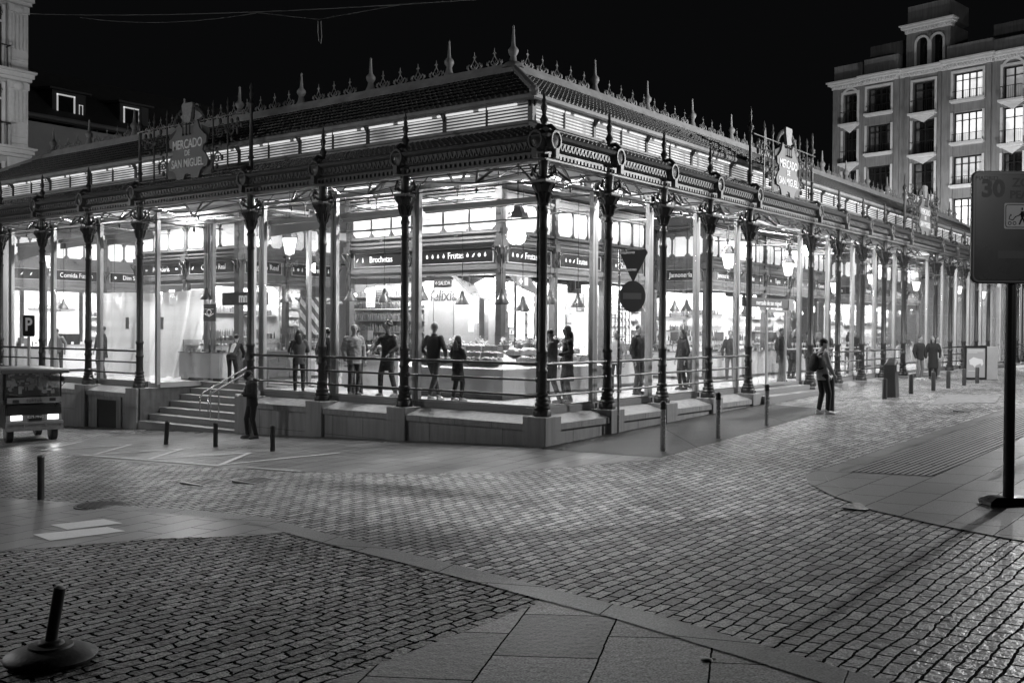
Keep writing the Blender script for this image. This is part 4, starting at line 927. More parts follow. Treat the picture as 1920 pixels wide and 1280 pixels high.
# ceiling luminaires along the aisle: pale housings with a glowing underside and their own light
def luminaire(loc, along, label, power):
    t = empty('ceiling_luminaire', loc, label, 'ceiling light', 'strip luminaires above the aisle'); x, y, z = loc
    lx, ly = (1.2,.16) if along == 'x' else (.16,1.2)
    MB().box(x-lx/2,x+lx/2,y-ly/2,y+ly/2,z,z+.06).build('housing', WHITE, t)
    MB().box(x-lx/2+.02,x+lx/2-.02,y-ly/2+.02,y+ly/2-.02,z-.012,z-.001).build('diffuser', TUBEM, t)
    l = lamp('tube_light', 'AREA', (x,y,z-.03), power, parent=t, size=lx, size_y=ly)
k = 0
for y in (4.6,7.9,11.9,16.5,21.5): luminaire((2.35 if abs(y-12) > 1 else 3.0,y,5.72), 'y', 'strip luminaire above the left aisle, %s from the corner' % ['first','second','third','fourth','fifth'][k], (380,380,420,560,560)[k]); k += 1
for k, x in enumerate((3.6,7.4,12.4,17.5,22.8,28.4,34,40,46.5)): luminaire((x,2.35,5.72), 'x', 'strip luminaire above the right aisle, %s from the corner' % ['first','second','third','fourth','fifth','sixth','seventh','eighth','ninth'][k], 380)
for k, (x, y) in enumerate(((9,11.5),(14,9),(8,17),(20,9),(26,8),(36,9),(45,9),(6,22))): luminaire((x,y,5.9), 'x', 'strip luminaire deep in the hall, '+['behind the corner pavilion','behind the ham stall gap','behind the crab pavilion','middle of the hall','past the middle','far middle','farthest','far left'][k], 260)
# uplights washing the ceiling, on top of the pavilions
for k, (x, y) in enumerate(((4.2,6.5),(6.5,4.6),(4.0,16.5),(5.2,15.0),(17,4.5),(22,4.5),(34,4.5),(39,4.5),(13,10),(2.6,27),(9,24),(27,12),(47,6))):
    t = empty('uplight', (x,y,5.56), 'small floodlight on top of a pavilion, '+['corner one left','corner one right','crab one left','crab one right','ham one left','ham one right','far one left','far one right','middle','far left','far left back','middle back','end'][k], 'floodlight', 'floodlights lighting the ceiling from the pavilion roofs')
    MB().box(x-.15,x+.15,y-.1,y+.1,5.56,5.66).build('housing', STALLGREY, t); MB().box(x-.12,x+.12,y-.08,y+.08,5.662,5.668).build('lens', TUBEM, t)
    l = lamp('flood', 'AREA', (x,y,5.7), 70, parent=t, size=.5, size_y=.4); l.rotation_euler = (math.pi, 0, 0)
# porch canopy sign box at the right entrance and its glass doors
r = empty('entrance_canopy', (12.2,.25,2.6), 'grey box canopy lettered with the market name over the right entrance', 'canopy')
q = MB(); q.box(10.75,13.9,.16,.34,2.56,2.84); q.build('fascia_board', mat('canopy_grey', .12, .4), r); q = MB(); q.box(13.902,14.35,.14,.36,2.5,2.86); q.build('end_box', ALU, r)
text('lettering', 'mercado de san miguel', .21, TXT, r, (12.35,.155,2.69), (1,0,0), bold=.002)
r = empty('glass_door', (13.1,.2,.12), 'sliding glass door with pale frame under the entrance canopy', 'door')
q = MB()
for x in (12.35,13.85): q.box(x-.04,x+.04,.2,.26,.13,2.5)
q.box(12.392,13.808,.2,.26,2.42,2.5); q.box(12.392,13.808,.2,.26,.13,.2); q.build('frame', ALU, r); MB().box(12.392,13.808,.225,.237,.2,2.42).build('pane', GLASS, r)
# bar tables with glasses by the windows further right
for k, (x, y) in enumerate(((17.0,1.0),(19.4,1.0),(21.8,1.0),(24.4,1.0))):
    t = empty('bar_table', (x,y,.12), 'narrow high table with glasses inside the window, %s right of the entrance' % ['first','second','third','fourth'][k], 'table', 'high tables along the windows')
    MB().box(x-.6,x+.6,y-.2,y+.2,1.18,1.22).build('table_top', COUNT, t); MB().tube([(x,y,.14),(x,y,1.18)], .03, 6).build('leg', STEEL, t)
    q = MB()
    for i in range(6): q.lathe((x-.5+i*.19+random.uniform(-.03,.03), y+random.uniform(-.1,.1), 1.221), [(.03,0),(.008,.01),(.008,.09),(.04,.13),(.035,.2)], 8)
    q.build('glasses', BOTL2, t)
# ------------------------------------------------------------------ people
SKIN = mat('skin', .34, .5, 0, .06, 6); HAIRD = mat('dark_hair', .02, .5, 0, .3, 30); HAIRG = mat('grey_hair', .28, .6, 0, .3, 30)
CL = {k: mat('cloth_'+k, c, .8, 0, .15, 14, .35, 45) for k, c in (('black', .016), ('dark', .035), ('charcoal', .07), ('denim', .10), ('mid', .16), ('grey', .24), ('light', .42), ('white', .62))}
EYE = mat('eye', .01, .2)
REM = []
def limb(q, a, ra, b, rb, n=10):
    q.tube([a, b], [ra, rb], n); q.ball(a, ra*1.0, n, 6); q.ball(b, rb, n, 6)
def chain(q, pts, rs):
    for (a, ra), (b, rb) in zip(zip(pts, rs), zip(pts[1:], rs[1:])): limb(q, a, ra, b, rb)
def hand(q, wr, el, s, curl=.5, side=1):
    wr, el = Vector(wr), Vector(el); d = (wr-el).normalized(); r = Vector((0,0,1)).cross(d)
    r = r.normalized() if r.length > .1 else Vector((0,1,0)).cross(d).normalized(); n = d.cross(r).normalized()
    pc = wr+d*.05*s; M = Matrix((r, d, n)).transposed()
    q.ball(pc, (.040*s,.05*s,.017*s), 8, 6, M)
    for i in range(4):
        b = pc+d*.04*s+r*(i-1.5)*.020*s; L = (.036,.042,.040,.031)[i]*s
        m_ = b+(d*math.cos(curl*.6)-n*math.sin(curl*.6))*L; e = m_+(d*math.cos(curl*1.5)-n*math.sin(curl*1.5))*L*.9
        chain(q, [b, m_, e], [.0098*s,.009*s,.0075*s])
    b = pc+r*side*.034*s-d*.02*s; m_ = b+(r*side*.7+d*.7-n*.2)*.035*s; chain(q, [b, m_, m_+(d*.9+r*side*.2-n*.35)*.03*s], [.012*s,.0105*s,.009*s])
def rem(o, vox, sm=2): REM.append((o, vox, sm))
def person(loc, face, H, label, top='dark', bottom='charcoal', coat=.80, hair='short', hairm=None, hood=0, cap=None, pack=False, bag=None, lean=0., bend=0, arms=None, feet=None, head=(0,0), shoes='dark', puffy=1., scarf=None, far=False, group=None, phone=False, broad=1., skirt=False):
    t = empty('person', (0,0,0), label, 'person', group)
    k = H/1.75; S = lambda p: Vector(p)*k
    f = feet or ((-.11,.0),(.11,.02)); ln = lean
    hip = Vector((0, bend*-.12, .93)); chest = Vector((0, ln*.5+bend*.10, 1.28-abs(bend)*.05)); neck = Vector((0, ln+bend*.25, 1.475-abs(bend)*.12))
    fw = Vector((0,1,0)); hy, hp = head
    hc = neck+Vector((math.sin(hy)*.02, .025+.05*math.sin(hp)+bend*.05, .165-.02*abs(hp)))
    shl = [neck+Vector((sx*.185*broad, -.01, -.065)) for sx in (-1,1)]
    vox = (.0095 if not far else .016)*k
    b = MB()
    # trunk under clothes
    chain(b, [S(hip), S(chest), S(neck+Vector((0,0,-.05)))], [.098*k,.098*k,.07*k]); limb(b, S(neck+Vector((0,-.01,-.06))), .055*k, S(hc+Vector((0,-.015,-.06))), .052*k)
    HM = Matrix.Rotation(-hy, 3, 'Z') @ Matrix.Rotation(-hp, 3, 'X')
    def hd(p): return S(hc)+HM @ (Vector(p)*k)
    b.ball(S(hc+Vector((0,0,.01))), (.074*k,.092*k,.108*k), 14, 10, HM)
    b.ball(hd((0,.03,-.055)), (.052*k,.055*k,.055*k), 12, 8, HM); b.ball(hd((0,.062,-.092)), (.025*k,.022*k,.02*k), 8, 6, HM)
    b.tube([hd((0,.085,.025)), hd((0,.108,-.012)), hd((0,.09,-.022))], [.010*k,.015*k,.012*k], 8)
    b.tube([hd((-.045,.078,.035)), hd((0,.09,.038)), hd((.045,.078,.035))], .011*k, 6); b.tube([hd((-.022,.082,-.052)), hd((0,.09,-.05)), hd((.022,.082,-.052))], .009*k, 6)
    for sx in (-1,1): b.ball(hd((sx*.076,-.005,-.005)), (.012*k,.02*k,.033*k), 6, 5, HM)
    if arms is None: arms = (((-.27,-.03,1.12),(-.26,.07,.87)), ((.27,-.03,1.12),(.26,.07,.87)))
    legs = []
    for i, sx in enumerate((-1,1)):
        el, wr = Vector(arms[i][0]), Vector(arms[i][1]); el.y += ln*.6+bend*.15; wr.y += ln*.4+bend*.1
        chain(b, [S(shl[i]), S(el), S(wr)], [.048*k,.038*k,.026*k]); hand(b, S(wr), S(el), k*1.03, .7, -sx)
        h = hip+Vector((sx*.09,0,-.02)); fx, fy = f[i]; kn = Vector(((h.x+fx)/2+sx*.01, (h.y+fy)/2+.05, .50)); an = Vector((fx, fy-.03, .09))
        chain(b, [S(h), S(kn), S(an)], [.08*k,.055*k,.038*k]); legs.append((h, kn, an, el, wr))
    if arms and False: pass
    o = b.build('body', SKIN, t); rem(o, vox)
    # jacket or coat
    tw = .062*puffy if puffy > 1 else .058
    j = MB(); zb = coat; st = []
    for z, rx, ry in ((1.455,.075,.065),(1.43,.15,.085),(1.37,.19,.11),(1.25,.185,.125),(1.10,.165,.118),(.98,.165,.122),(zb,.172 if zb > .7 else .19,.128 if zb > .7 else .15)):
        if z < zb: continue
        fr_ = max(0, min(1, (z-.93)/.545)); c = hip.lerp(neck, fr_) if z > .93 else Vector((hip.x, hip.y+(legs[0][2].y+legs[1][2].y)*.25*(.93-z), .93))
        zz = c.z+0*z if z > .93 and bend else z
        st.append((c.x, c.y, zz, rx*broad*puffy, ry*puffy))
    st = sorted(st, key=lambda s_: s_[2])
    j.loft([[S((cx+rx*math.cos(a*math.pi/9), cy_+ry*math.sin(a*math.pi/9), z)) for a in range(18)] for cx, cy_, z, rx, ry in st])
    for i, sx in enumerate((-1,1)):
        el, wr = legs[i][3], legs[i][4]; w2 = wr+(el-wr)*.08
        chain(j, [S(shl[i]+Vector((-sx*.02,0,-.01))), S(el), S(w2)], [.072*k*puffy,.056*k*puffy,.042*k*puffy])
        if puffy > 1.08:
            for g in range(4): j.ball(S(shl[i].lerp(el, (g+.5)/4)), .074*k*puffy, 10, 6)
    j.tube([S(neck+Vector((0,-.005,-.05))), S(neck+Vector((0,.0,.02)))], [.085*k,.068*k], 10)
    if hood: j.ball(S(neck+Vector((0,-.09,.0))), (.10*k,.07*k,.07*k), 10, 7)
    o = j.build('coat' if coat < .7 else 'jacket', CL[top], t); rem(o, .013*k if not far else .018*k)
    # trousers
    tr = MB(); tr.ball(S(hip+Vector((0,0,.0))), (.158*k*broad,.118*k,.12*k), 12, 8)
    for i, (h, kn, an, _, _) in enumerate(legs): chain(tr, [S(h), S(kn), S(an+Vector((0,0,.03)))], [.096*k,.070*k,.056*k if not skirt else .045*k])
    o = tr.build('trousers', CL[bottom], t); rem(o, .014*k if not far else .018*k)
    for i, (h, kn, an, _, _) in enumerate(legs):
        q = MB(); a = S(an); q.ball(a+Vector((0,.055*k,-.045*k)), (.046*k,.135*k,.042*k), 12, 8); q.ball(a+Vector((0,-.01*k,-.005*k)), (.047*k,.065*k,.06*k), 10, 7); q.box(a.x-.042*k,a.x+.042*k,a.y-.07*k,a.y+.18*k,a.z-.09*k,a.z-.06*k)
        o = q.build('shoe', CL[shoes], t); rem(o, .011*k, 1)
    hm = hairm or HAIRD; q = MB()
    if cap:
        q.ball(hd((0,-.005,.045)), (.086*k,.102*k,.08*k), 12, 8, HM)
        if cap == 'brim': q.tube([hd((0,.06,.055)), hd((0,.155,.035))], [.062*k,.045*k], 10); 
        o = q.build('cap', CL['black' if cap != 'light' else 'light'], t); rem(o, .010*k, 1); q = MB()
        q.ball(hd((0,-.04,-.01)), (.078*k,.06*k,.06*k), 10, 7, HM)
    else:
        q.ball(hd((0,-.014,.032)), (.083*k,.095*k,.092*k), 12, 8, HM)
        if hair == 'curly':
            for _ in range(26):
                a, e = random.uniform(0,6.28), random.uniform(-.5,1.5); p = Vector((.1*math.cos(a)*math.cos(e), -.03+.1*math.sin(a)*math.cos(e), .03+.11*math.sin(e)))
                if p.y < .05 or p.z > .06: q.ball(hd(p), .032*k, 7, 5)
    if hair == 'long':
        q.ball(hd((0,-.045,-.03)), (.088*k,.062*k,.12*k), 12, 8, HM); q.ball(S(neck+Vector((0,-.085,-.02))), (.09*k,.05*k,.17*k), 12, 8)
        for sx in (-1,1): chain(q, [hd((sx*.075,-.01,.02)), hd((sx*.085,.0,-.09)), S(neck+Vector((sx*.10,.02,-.10)))], [.028*k,.032*k,.022*k])
    if hair == 'bun': q.ball(hd((0,-.11,.06)), .045*k, 8, 6)
    o = q.build('hair', hm, t); rem(o, .010*k, 1)
    if not far:
        q = MB()
        for sx in (-1,1): q.ball(hd((sx*.030,.0835,.016)), (.011*k,.007*k,.008*k), 8, 5, HM)
        q.build('eyes', EYE, t)
    if pack:
        q = MB(); y = neck.y-.21; q.ball(S((0,y,1.20)), (.155*k,.10*k,.22*k), 12, 9); q.ball(S((0,y-.06,1.12)), (.12*k,.07*k,.11*k), 10, 8)
        for sx in (-1,1): q.tube([S((sx*.10,y+.06,1.38)), S((sx*.13,neck.y+.02,1.46)), S((sx*.14,neck.y+.12,1.35)), S((sx*.15,neck.y+.05,1.12)), S((sx*.13,y+.05,1.05))], .022*k, 6)
        o = q.build('backpack', CL['black'], t); rem(o, .014*k)
    if bag:
        sx, colr = bag; q = MB(); c = Vector((sx*.30, legs[0][4].y*0+.02, .80)); q.loft([[S((c.x+dx*w_, c.y+dy*.15, z)) for dx, dy in ((-1,-1),(1,-1),(1,1),(-1,1))] for z, w_ in ((.60,.05),(.64,.07),(.88,.05),(.92,.03))]); q.build('bag', CL[colr], t)
        q = MB(); q.tube([S((c.x,-.08,.90)), S((sx*.2,0,1.42)), S((c.x,.12,.90))], .012*k, 5); q.build('bag_strap', CL[colr], t)
    if scarf: q = MB(); q.tube([S(neck+Vector((.09*math.cos(a), .085*math.sin(a), -.015+.01*math.sin(2*a)))) for a in [i*math.pi/5 for i in range(11)]], .036*k, 8); q.tube([S(neck+Vector((.03,.1,-.02))), S(neck+Vector((.05,.15,-.25)))], [.035*k,.03*k], 8); o = q.build('scarf', CL[scarf], t); rem(o, .012*k, 1)
    if phone:
        w1, w2 = legs[0][4], legs[1][4]; c = S((w1+w2)/2+Vector((0,.08,.02))); q = MB(); q.box(c.x-.036,c.x+.036,c.y-.05,c.y+.08,c.z,c.z+.009); q.build('phone', emit('phone_screen', .5), t)
    t.location = loc; t.rotation_euler.z = math.radians(face)
    return t
def flush_remesh():
    for o, vox, sm in REM:
        m_ = o.modifiers.new('r', 'REMESH'); m_.mode = 'VOXEL'; m_.voxel_size = vox; m_.use_smooth_shade = True
        s_ = o.modifiers.new('s', 'SMOOTH'); s_.factor = .5; s_.iterations = sm
    dg = bpy.context.evaluated_depsgraph_get(); out = []
    for o, _, _ in REM: out.append(bpy.data.meshes.new_from_object(o.evaluated_get(dg), depsgraph=dg))
    for (o, vox, _), me in zip(REM, out):
        old = o.data; o.modifiers.clear(); o.data = me; me.name = old.name; bpy.data.meshes.remove(old)
        if vox < .0148 and vox != .0135 and len(me.vertices) > 9000 and me.name.split('.')[0] in ('jacket','coat','trousers','scarf','backpack'):
            from mathutils import noise
            off = Vector((len(me.vertices)*.37, 3, 1))
            for v in me.vertices:
                c = v.co; n_ = noise.noise(Vector((c.x*7, c.y*7, c.z*13))+off)*.016+noise.noise(Vector((c.x*19, c.y*19, c.z*26))+off)*.008
                v.co = c+v.normal*n_
        me.polygons.foreach_set('use_smooth', [True]*len(me.polygons))
        if not me.materials: me.materials.append(SKIN)
    REM.clear()
# heading: 0 = facing +Y; toward the camera is about 127
G3 = lambda x, y: (x, y, G(x, y)+.002)
FI = .122
person((.72,3.72,FI), -75, 1.86, 'grey-haired man in dark jacket and jeans leaning by the glass, seen from behind', top='black', bottom='denim', coat=.88, hairm=HAIRG, head=(-.5,.1), arms=(((-.3,-.06,1.15),(-.2,.17,.98)),((.3,-.05,1.15),(.2,.2,1.0))), feet=((.10,.12),(-.04,-.06)), shoes='white', lean=.05)
person((.80,3.02,FI), -100, 1.56, 'long-haired woman in long black coat eating beside the grey-haired man', top='black', bottom='black', coat=.55, hair='long', hairm=mat('brown_hair', .09, .5, 0, .3, 30), arms=(((-.25,.0,1.18),(-.12,.22,1.3)),((.26,.05,1.12),(.1,.25,1.05))), shoes='light', feet=((-.14,0),(.13,.05)))
person((1.70,.92,FI), 20, 1.72, 'person in pale grey hooded jacket with bowed head, inside the corner glass', top='grey', bottom='charcoal', coat=.92, hood=1, hair='short', head=(.3,.5), arms=(((-.27,.05,1.15),(-.08,.25,1.2)),((.27,.05,1.15),(.1,.25,1.15))), feet=((-.12,.1),(.15,-.1)), shoes='mid')
person((2.15,.80,FI), 50, 1.80, 'tall person in long black coat with dark hair beside the pale hooded jacket', top='black', bottom='dark', coat=.50, hair='long', feet=((-.1,0),(.14,.05)), arms=(((-.27,0,1.14),(-.1,.22,1.1)),((.27,-.03,1.14),(.24,.1,.9))))
person((.75,8.55,FI), -40, 1.66, 'woman with dark long hair and pale shoulder bag near the left column', top='charcoal', bottom='black', coat=.78, hair='long', bag=(-1,'light'), arms=(((-.27,.05,1.15),(-.2,.2,1.05)),((.25,.12,1.15),(.08,.35,1.12))), shoes='dark')
person((1.5,8.3,FI), -50, 1.72, 'person in grey jacket half hidden behind the woman with the bag', top='mid', bottom='dark', hair='short', hairm=HAIRG, head=(.2,0))
person((.95,7.62,FI), -70, 1.70, 'person in dark clothes mostly hidden by the column, left of the puffer jacket', top='dark', bottom='denim', coat=.72, hair='short')
person((.60,6.30,FI), 160, 1.80, 'person in grey puffer jacket and knit hat with patterned leggings', top='grey', bottom='charcoal', coat=.78, cap='light', puffy=1.16, head=(.2,.1), shoes='mid')
person((1.1,6.7,FI), -20, 1.74, 'person in black vest standing behind the grey puffer jacket', top='black', bottom='black', hair='short')
person((.85,5.35,FI), 95, 1.88, 'curly-haired person in long dark coat reaching a hand to the left', top='dark', bottom='dark', coat=.62, hair='curly', arms=(((-.28,.02,1.15),(-.2,.2,1.0)),((.22,.22,1.2),(.12,.52,1.08))), shoes='mid', feet=((-.16,-.05),(.16,.1)))
person((5.95,1.1,FI), 175, 1.84, 'man in dark jacket with lanyard strap by the second right bay, facing the street', top='black', bottom='charcoal', hair='short', head=(.3,0))
person((6.3,2.0,FI), 100, 1.70, 'person in pale top behind the man with the lanyard', top='light', bottom='dark', hair='short', far=True)
person((8.65,1.2,FI), 60, 1.74, 'dark-clad person standing behind the third right column', top='black', bottom='black', coat=.6, hair='long', far=True)
person((9.7,1.5,FI), -120, 1.35, 'seated-height visitor in dark jacket at the fourth right bay', top='charcoal', bottom='dark', hair='short', far=True, bend=.5)
person((.72,18.0,FI), 60, 1.72, 'person in black coat behind the rail at the far left', top='black', bottom='dark', coat=.7, hair='short', far=True)
person((2.3,20.8,FI), 100, 1.72, 'person in dark coat beside the plastic sheet', top='dark', bottom='black', coat=.68, hair='long', far=True)
person((1.6,22.4,FI), 140, 1.68, 'stallholder in striped grey top leaning at the far left counter', top='mid', bottom='dark', hair='short', head=(.2,.5), far=True, bend=.5)
person((2.0,13.0,FI), -60, 1.60, 'person in dark clothes bending by the counter at the top of the steps', top='black', bottom='black', far=True, bend=1.0, arms=(((-.25,.2,1.0),(-.15,.4,.85)),((.25,.2,1.0),(.15,.4,.85))))
person((14.2,2.3,FI), 120, 1.70, 'man with backpack seen through the glass door', top='dark', bottom='denim', pack=True, hair='short', far=True)
person((15.3,.95,FI), 170, 1.80, 'man in dark overcoat just inside the column right of the entrance', top='dark', bottom='dark', coat=.6, hair='short', far=True, broad=1.1)
dark_row = [((17.6,1.5),150,1.72,'charcoal','long'),((18.5,1.7),80,1.78,'black','short'),((19.3,1.55),200,1.70,'dark','short'),((20.2,1.8),100,1.66,'black','bun'),((21.1,1.5),160,1.75,'dark','short'),((22.4,1.9),60,1.72,'charcoal','short'),((23.4,1.4),190,1.70,'black','long'),((25.3,1.8),120,1.74,'black','short')]
for i, (p, fc, H, tp, hr) in enumerate(dark_row):
    person((p[0],p[1],FI), fc, H, 'standing visitor in dark clothes behind the glass, '+['first','second','third','fourth','fifth','sixth','seventh','eighth'][i]+' in the row right of the entrance', top=tp, bottom='black', hair=hr, far=True, coat=.7, group='row of visitors inside the right windows')
person(G3(24.7,-1.0), 150, 1.76, 'person in black jacket and grey trousers outside, left of the trio', top='black', bottom='mid', hair='short', far=True, puffy=1.1, shoes='white')
person(G3(26.3,-1.1), 100, 1.74, 'person in long black coat in the middle of the trio outside', top='black', bottom='black', coat=.42, hair='long', far=True, puffy=1.1)
person(G3(27.4,-.95), 140, 1.72, 'woman in pale top with white bag at the right of the trio outside', top='light', bottom='mid', hair='bun', far=True, bag=(1,'white'), shoes='light')
person(G3(.9,-9.35), 60, 1.15, 'child in black at the right edge behind the sign post', top='black', bottom='black', hair='short', far=True)
person(G3(7.95,-3.15), -132, 1.93, 'tall man in grey jacket, black cap and white trainers with a backpack, beside a bollard', top='grey', bottom='black', coat=.80, cap='beanie', pack=True, shoes='white', head=(.35,0), arms=(((-.27,.02,1.14),(-.12,.2,.92)),((.27,.02,1.14),(.12,.22,.93))), feet=((-.09,.0),(.1,.12)), broad=1.05)
person(G3(-1.05,8.25), 75, 1.73, 'man in black hooded jacket and cap looking down at a phone by the steps', top='black', bottom='black', coat=.84, hood=1, cap='brim', head=(-.1,.75), lean=.02, phone=True, shoes='mid', arms=(((-.26,.05,1.14),(-.08,.26,1.12)),((.26,.05,1.14),(.07,.28,1.12))), feet=((-.12,-.02),(.13,.1)), puffy=1.08)
flush_remesh()
# ------------------------------------------------------------------ emblem signs on the eaves over the entrances
PLQ = mat('plaque_iron', .17, .5, 0, .12, 4); PLT = mat('plaque_letters', .85, .5)
def emblem(fc, u0, u1, label):
    F = FACE[fc]; c = (u0+u1)/2; sg = 1 if fc == 'R' else -1    # right in view
    P = lambda t, z, d=0: F(c+sg*t, -.10-d, z)
    r = empty('emblem_sign', P(0,6.0), label, 'sign', 'market name signs over the entrances'); q = MB(); W_ = (u1-u0)/2
    q.tube([P(-W_,7.62), P(W_,7.62)], .022, 6); q.tube([P(-W_,6.75), P(-1.0,6.75)], .016, 5); q.tube([P(1.0,6.75), P(W_,6.75)], .016, 5); q.tube([P(-W_,6.1), P(W_,6.1)], .02, 6)
    for t in (-1.72,-1.08,1.08,1.72): 
        q.tube([P(t,6.0), P(t,7.85)], .025, 6); q.lathe(P(t,7.8), [(.04,0),(.05,.06),(.02,.12),(.035,.18),(.004,.32)], 6)
    q.build('frame_bars', IRON2, r)
    q = MB()   # scrollwork
    for s_ in (-1,1):
        for cx, cz, r0 in ((1.40,7.2,.28),(1.9,7.2,.22),(1.25,6.5,.2),(2.15,7.3,.14)):
            if cx > W_: continue
            pts = [P(s_*(cx+r0*math.exp(-.16*a)*math.cos(a)), cz+r0*math.exp(-.16*a)*math.sin(a)) for a in [i*.55 for i in range(18)]]; q.tube(pts, .022, 5)
            for a in (0,1.6,3.1,4.7): p = P(s_*(cx+r0*1.1*math.cos(a)), cz+r0*1.1*math.sin(a)); q.ball(p, (.05,.05,.08), 6, 5)
        for i in range(7): a = .35+i*.19; q.ball(P(s_*.75*math.cos(a)*1.0, 7.5+.55*math.sin(a)), (.07,.05,.09), 6, 5)
        q.tube([P(s_*.7,7.55), P(s_*.6,7.85), P(s_*.3,8.05)], .03, 6)
    q.build('scrollwork', IRON2, r)
    half = [(0,7.52),(.30,7.50),(.46,7.66),(.58,7.40),(.80,7.22),(.92,7.18),(.90,6.98),(.76,6.92),(.72,6.78),(.86,6.66),(.98,6.50),(.92,6.32),(.74,6.30),(.60,6.20),(.52,6.02),(.20,6.02),(.14,6.16),(0,6.18)]
    poly = half+[(-x, z) for x, z in half[::-1][1:-1]]
    q = MB(); q.loft([[P(x*.95,z,.02) for x, z in poly], [P(x*.95,z,.07) for x, z in poly]]); q.build('shield_plate', PLQ, r)
    q = MB()
    for s_ in (-1,1): q.loft([[P(s_*x,z,-.01) for x, z in ((.55,7.5),(.95,7.35),(.9,7.05),(.65,7.1))], [P(s_*x,z,.015) for x, z in ((.55,7.5),(.95,7.35),(.9,7.05),(.65,7.1))]]); q.loft([[P(s_*x,z,-.01) for x, z in ((.8,6.5),(1.1,6.45),(1.0,6.1),(.6,6.12))], [P(s_*x,z,.015) for x, z in ((.8,6.5),(1.1,6.45),(1.0,6.1),(.6,6.12))]])
    q.build('backing_scroll', IRON, r)
    q = MB(); q.loft([[P(x,z,.0) for x, z in ((-.14,7.62),(.14,7.62),(.26,8.1),(.22,8.16),(-.22,8.16),(-.26,8.1))], [P(x,z,.09) for x, z in ((-.14,7.62),(.14,7.62),(.26,8.1),(.22,8.16),(-.22,8.16),(-.26,8.1))]])
    q.loft([[P(x,z,-.1) for x, z in ((.2,7.6),(.55,7.75),(.35,8.12),(.24,8.14))], [P(x,z,-.02) for x, z in ((.2,7.6),(.55,7.75),(.35,8.12),(.24,8.14))]]); q.build('crest_shield', mat('crest_stone', .3, .5, 0, .3, 12), r)
    q = MB()
    for t in (-.16,0,.16): q.tube([P(t,7.60,.11), P(t,7.28,.11)], .014, 5); q.ball(P(t,7.27,.11), .035, 6, 5)
    q.build('chain_drops', IRON, r)
    xd = (1,0,0) if fc == 'R' else (0,-1,0)
    for s_, z, sz in (('MERCADO',7.0,.36),('DE',6.75,.22),('SAN MIGUEL',6.46,.33)): text('lettering', s_, sz, PLT, r, P(0,z,.074), xd, sx=.80 if sz > .3 else .9, ext=.012, bold=.004)
    return r
emblem('L', 9.65, 14.83, 'cut-out market name plaque with scrollwork over the left entrance, on the darker side')
emblem('R', 10.49, 15.43, 'cut-out market name plaque with scrollwork over the nearer right entrance')
emblem('R', 25.93, 30.87, 'cut-out market name plaque with scrollwork, small and far along the right eaves')

# handrail pair at the left steps
r = empty('handrail', (.6,11.6,-.9), 'double steel handrail on the left entrance steps', 'handrail')
q = MB(); gz = lambda x: zb2+(x+.28)/.36*rise2
zb2, rise2 = G(-.3,12)-.02, (.13-(G(-.3,12)-.02))/7
for y in (11.35,11.72):
    q.tube([(-.1,y,gz(.0)+.45), (-.1,y,gz(.0)+.85), (0,y,gz(.1)+.93), (2.1,y,gz(2.1)+.85), (2.35,y,gz(2.3)+.82), (2.4,y,gz(2.2)+.7)], .022, 8)
    for x in (.25,2.0): q.tube([(x,y,gz(x)), (x,y,gz(x)+.9)], .022, 8)
q.build('tubes', STEEL, r)

# ------------------------------------------------------------------ bollards, signs, totem, sandwich board
def short_bollard(x, y, label, tilt=(0,0), h=.58, grp='short black bollards on the left side'):
    t = empty('bollard', (x,y,G(x,y)), label, 'bollard', grp); z = G(x,y)
    MB().lathe((x,y,z-.1), [(.055,0),(.055,.1+h-.05),(.058,.1+h-.045),(.058,.1+h-.02),(.045,.1+h)], 16).build('post', BOLL, t); t.rotation_euler = (R(tilt[0]), R(tilt[1]), 0)
short_bollard(-2.85,5.28,'short black bollard right of the man in the cap'); short_bollard(-2.72,7.49,'short black bollard, upright, in front of the steps')
short_bollard(-2.75,9.42,'short black bollard leaning to the right in front of the steps', (-7,9)); short_bollard(-8.99,3.64,'short black bollard standing alone at the far left setts', h=.72)
def steel_bollard(x, y, label):
    t = empty('bollard', (x,y,G(x,y)), label, 'bollard', 'tall steel bollards along the right face'); z = G(x,y)
    MB().lathe((x,y,z-.05), [(.052,0),(.052,.87)], 20).build('post', STEEL, t)
    MB().lathe((x,y,z+.82), [(.056,0),(.056,.05),(.050,.055),(.050,.075),(.058,.08),(.058,.13),(.045,.15),(.02,.16)], 20).build('cap', BOLL, t)
for x, y, lb in ((-.15,-2.98,'steel bollard with black cap nearest the hall corner'),(2.17,-3.03,'steel bollard with black cap, middle of three'),(4.91,-2.95,'steel bollard with black cap farthest of three')): steel_bollard(x, y, lb)
def dark_bollard(x, y, lb, h=.62, g='dark bollards receding along the right side'):
    t = empty('bollard', (x,y,G(x,y)), lb, 'bollard', g); z = G(x,y)
    MB().lathe((x,y,z-.05), [(.07,0),(.07,h),(.055,h+.04)], 14).build('post', mat('dark_metal', .06, .35, .3), t)
dark_bollard(8.28,-3.28,'tall black bollard the man in the grey jacket stands at', .93, 'tall black bollard')
for i, (x, y) in enumerate(((13.1,-3.16),(15.3,-3.3),(17.5,-3.4),(19.4,-3.4),(21.6,-3.4),(23.6,-3.4))): dark_bollard(x, y, 'dark low bollard, '+['beside the grey totem','first past the totem','second past the totem','third past the totem','fourth past the totem','last, before the sandwich board'][i])
t = empty('info_totem', (13.9,-3.1,G(13.9,-3.1)), 'dark grey street cabinet with sloping pale top among the bollards', 'totem'); z = G(13.9,-3.1)
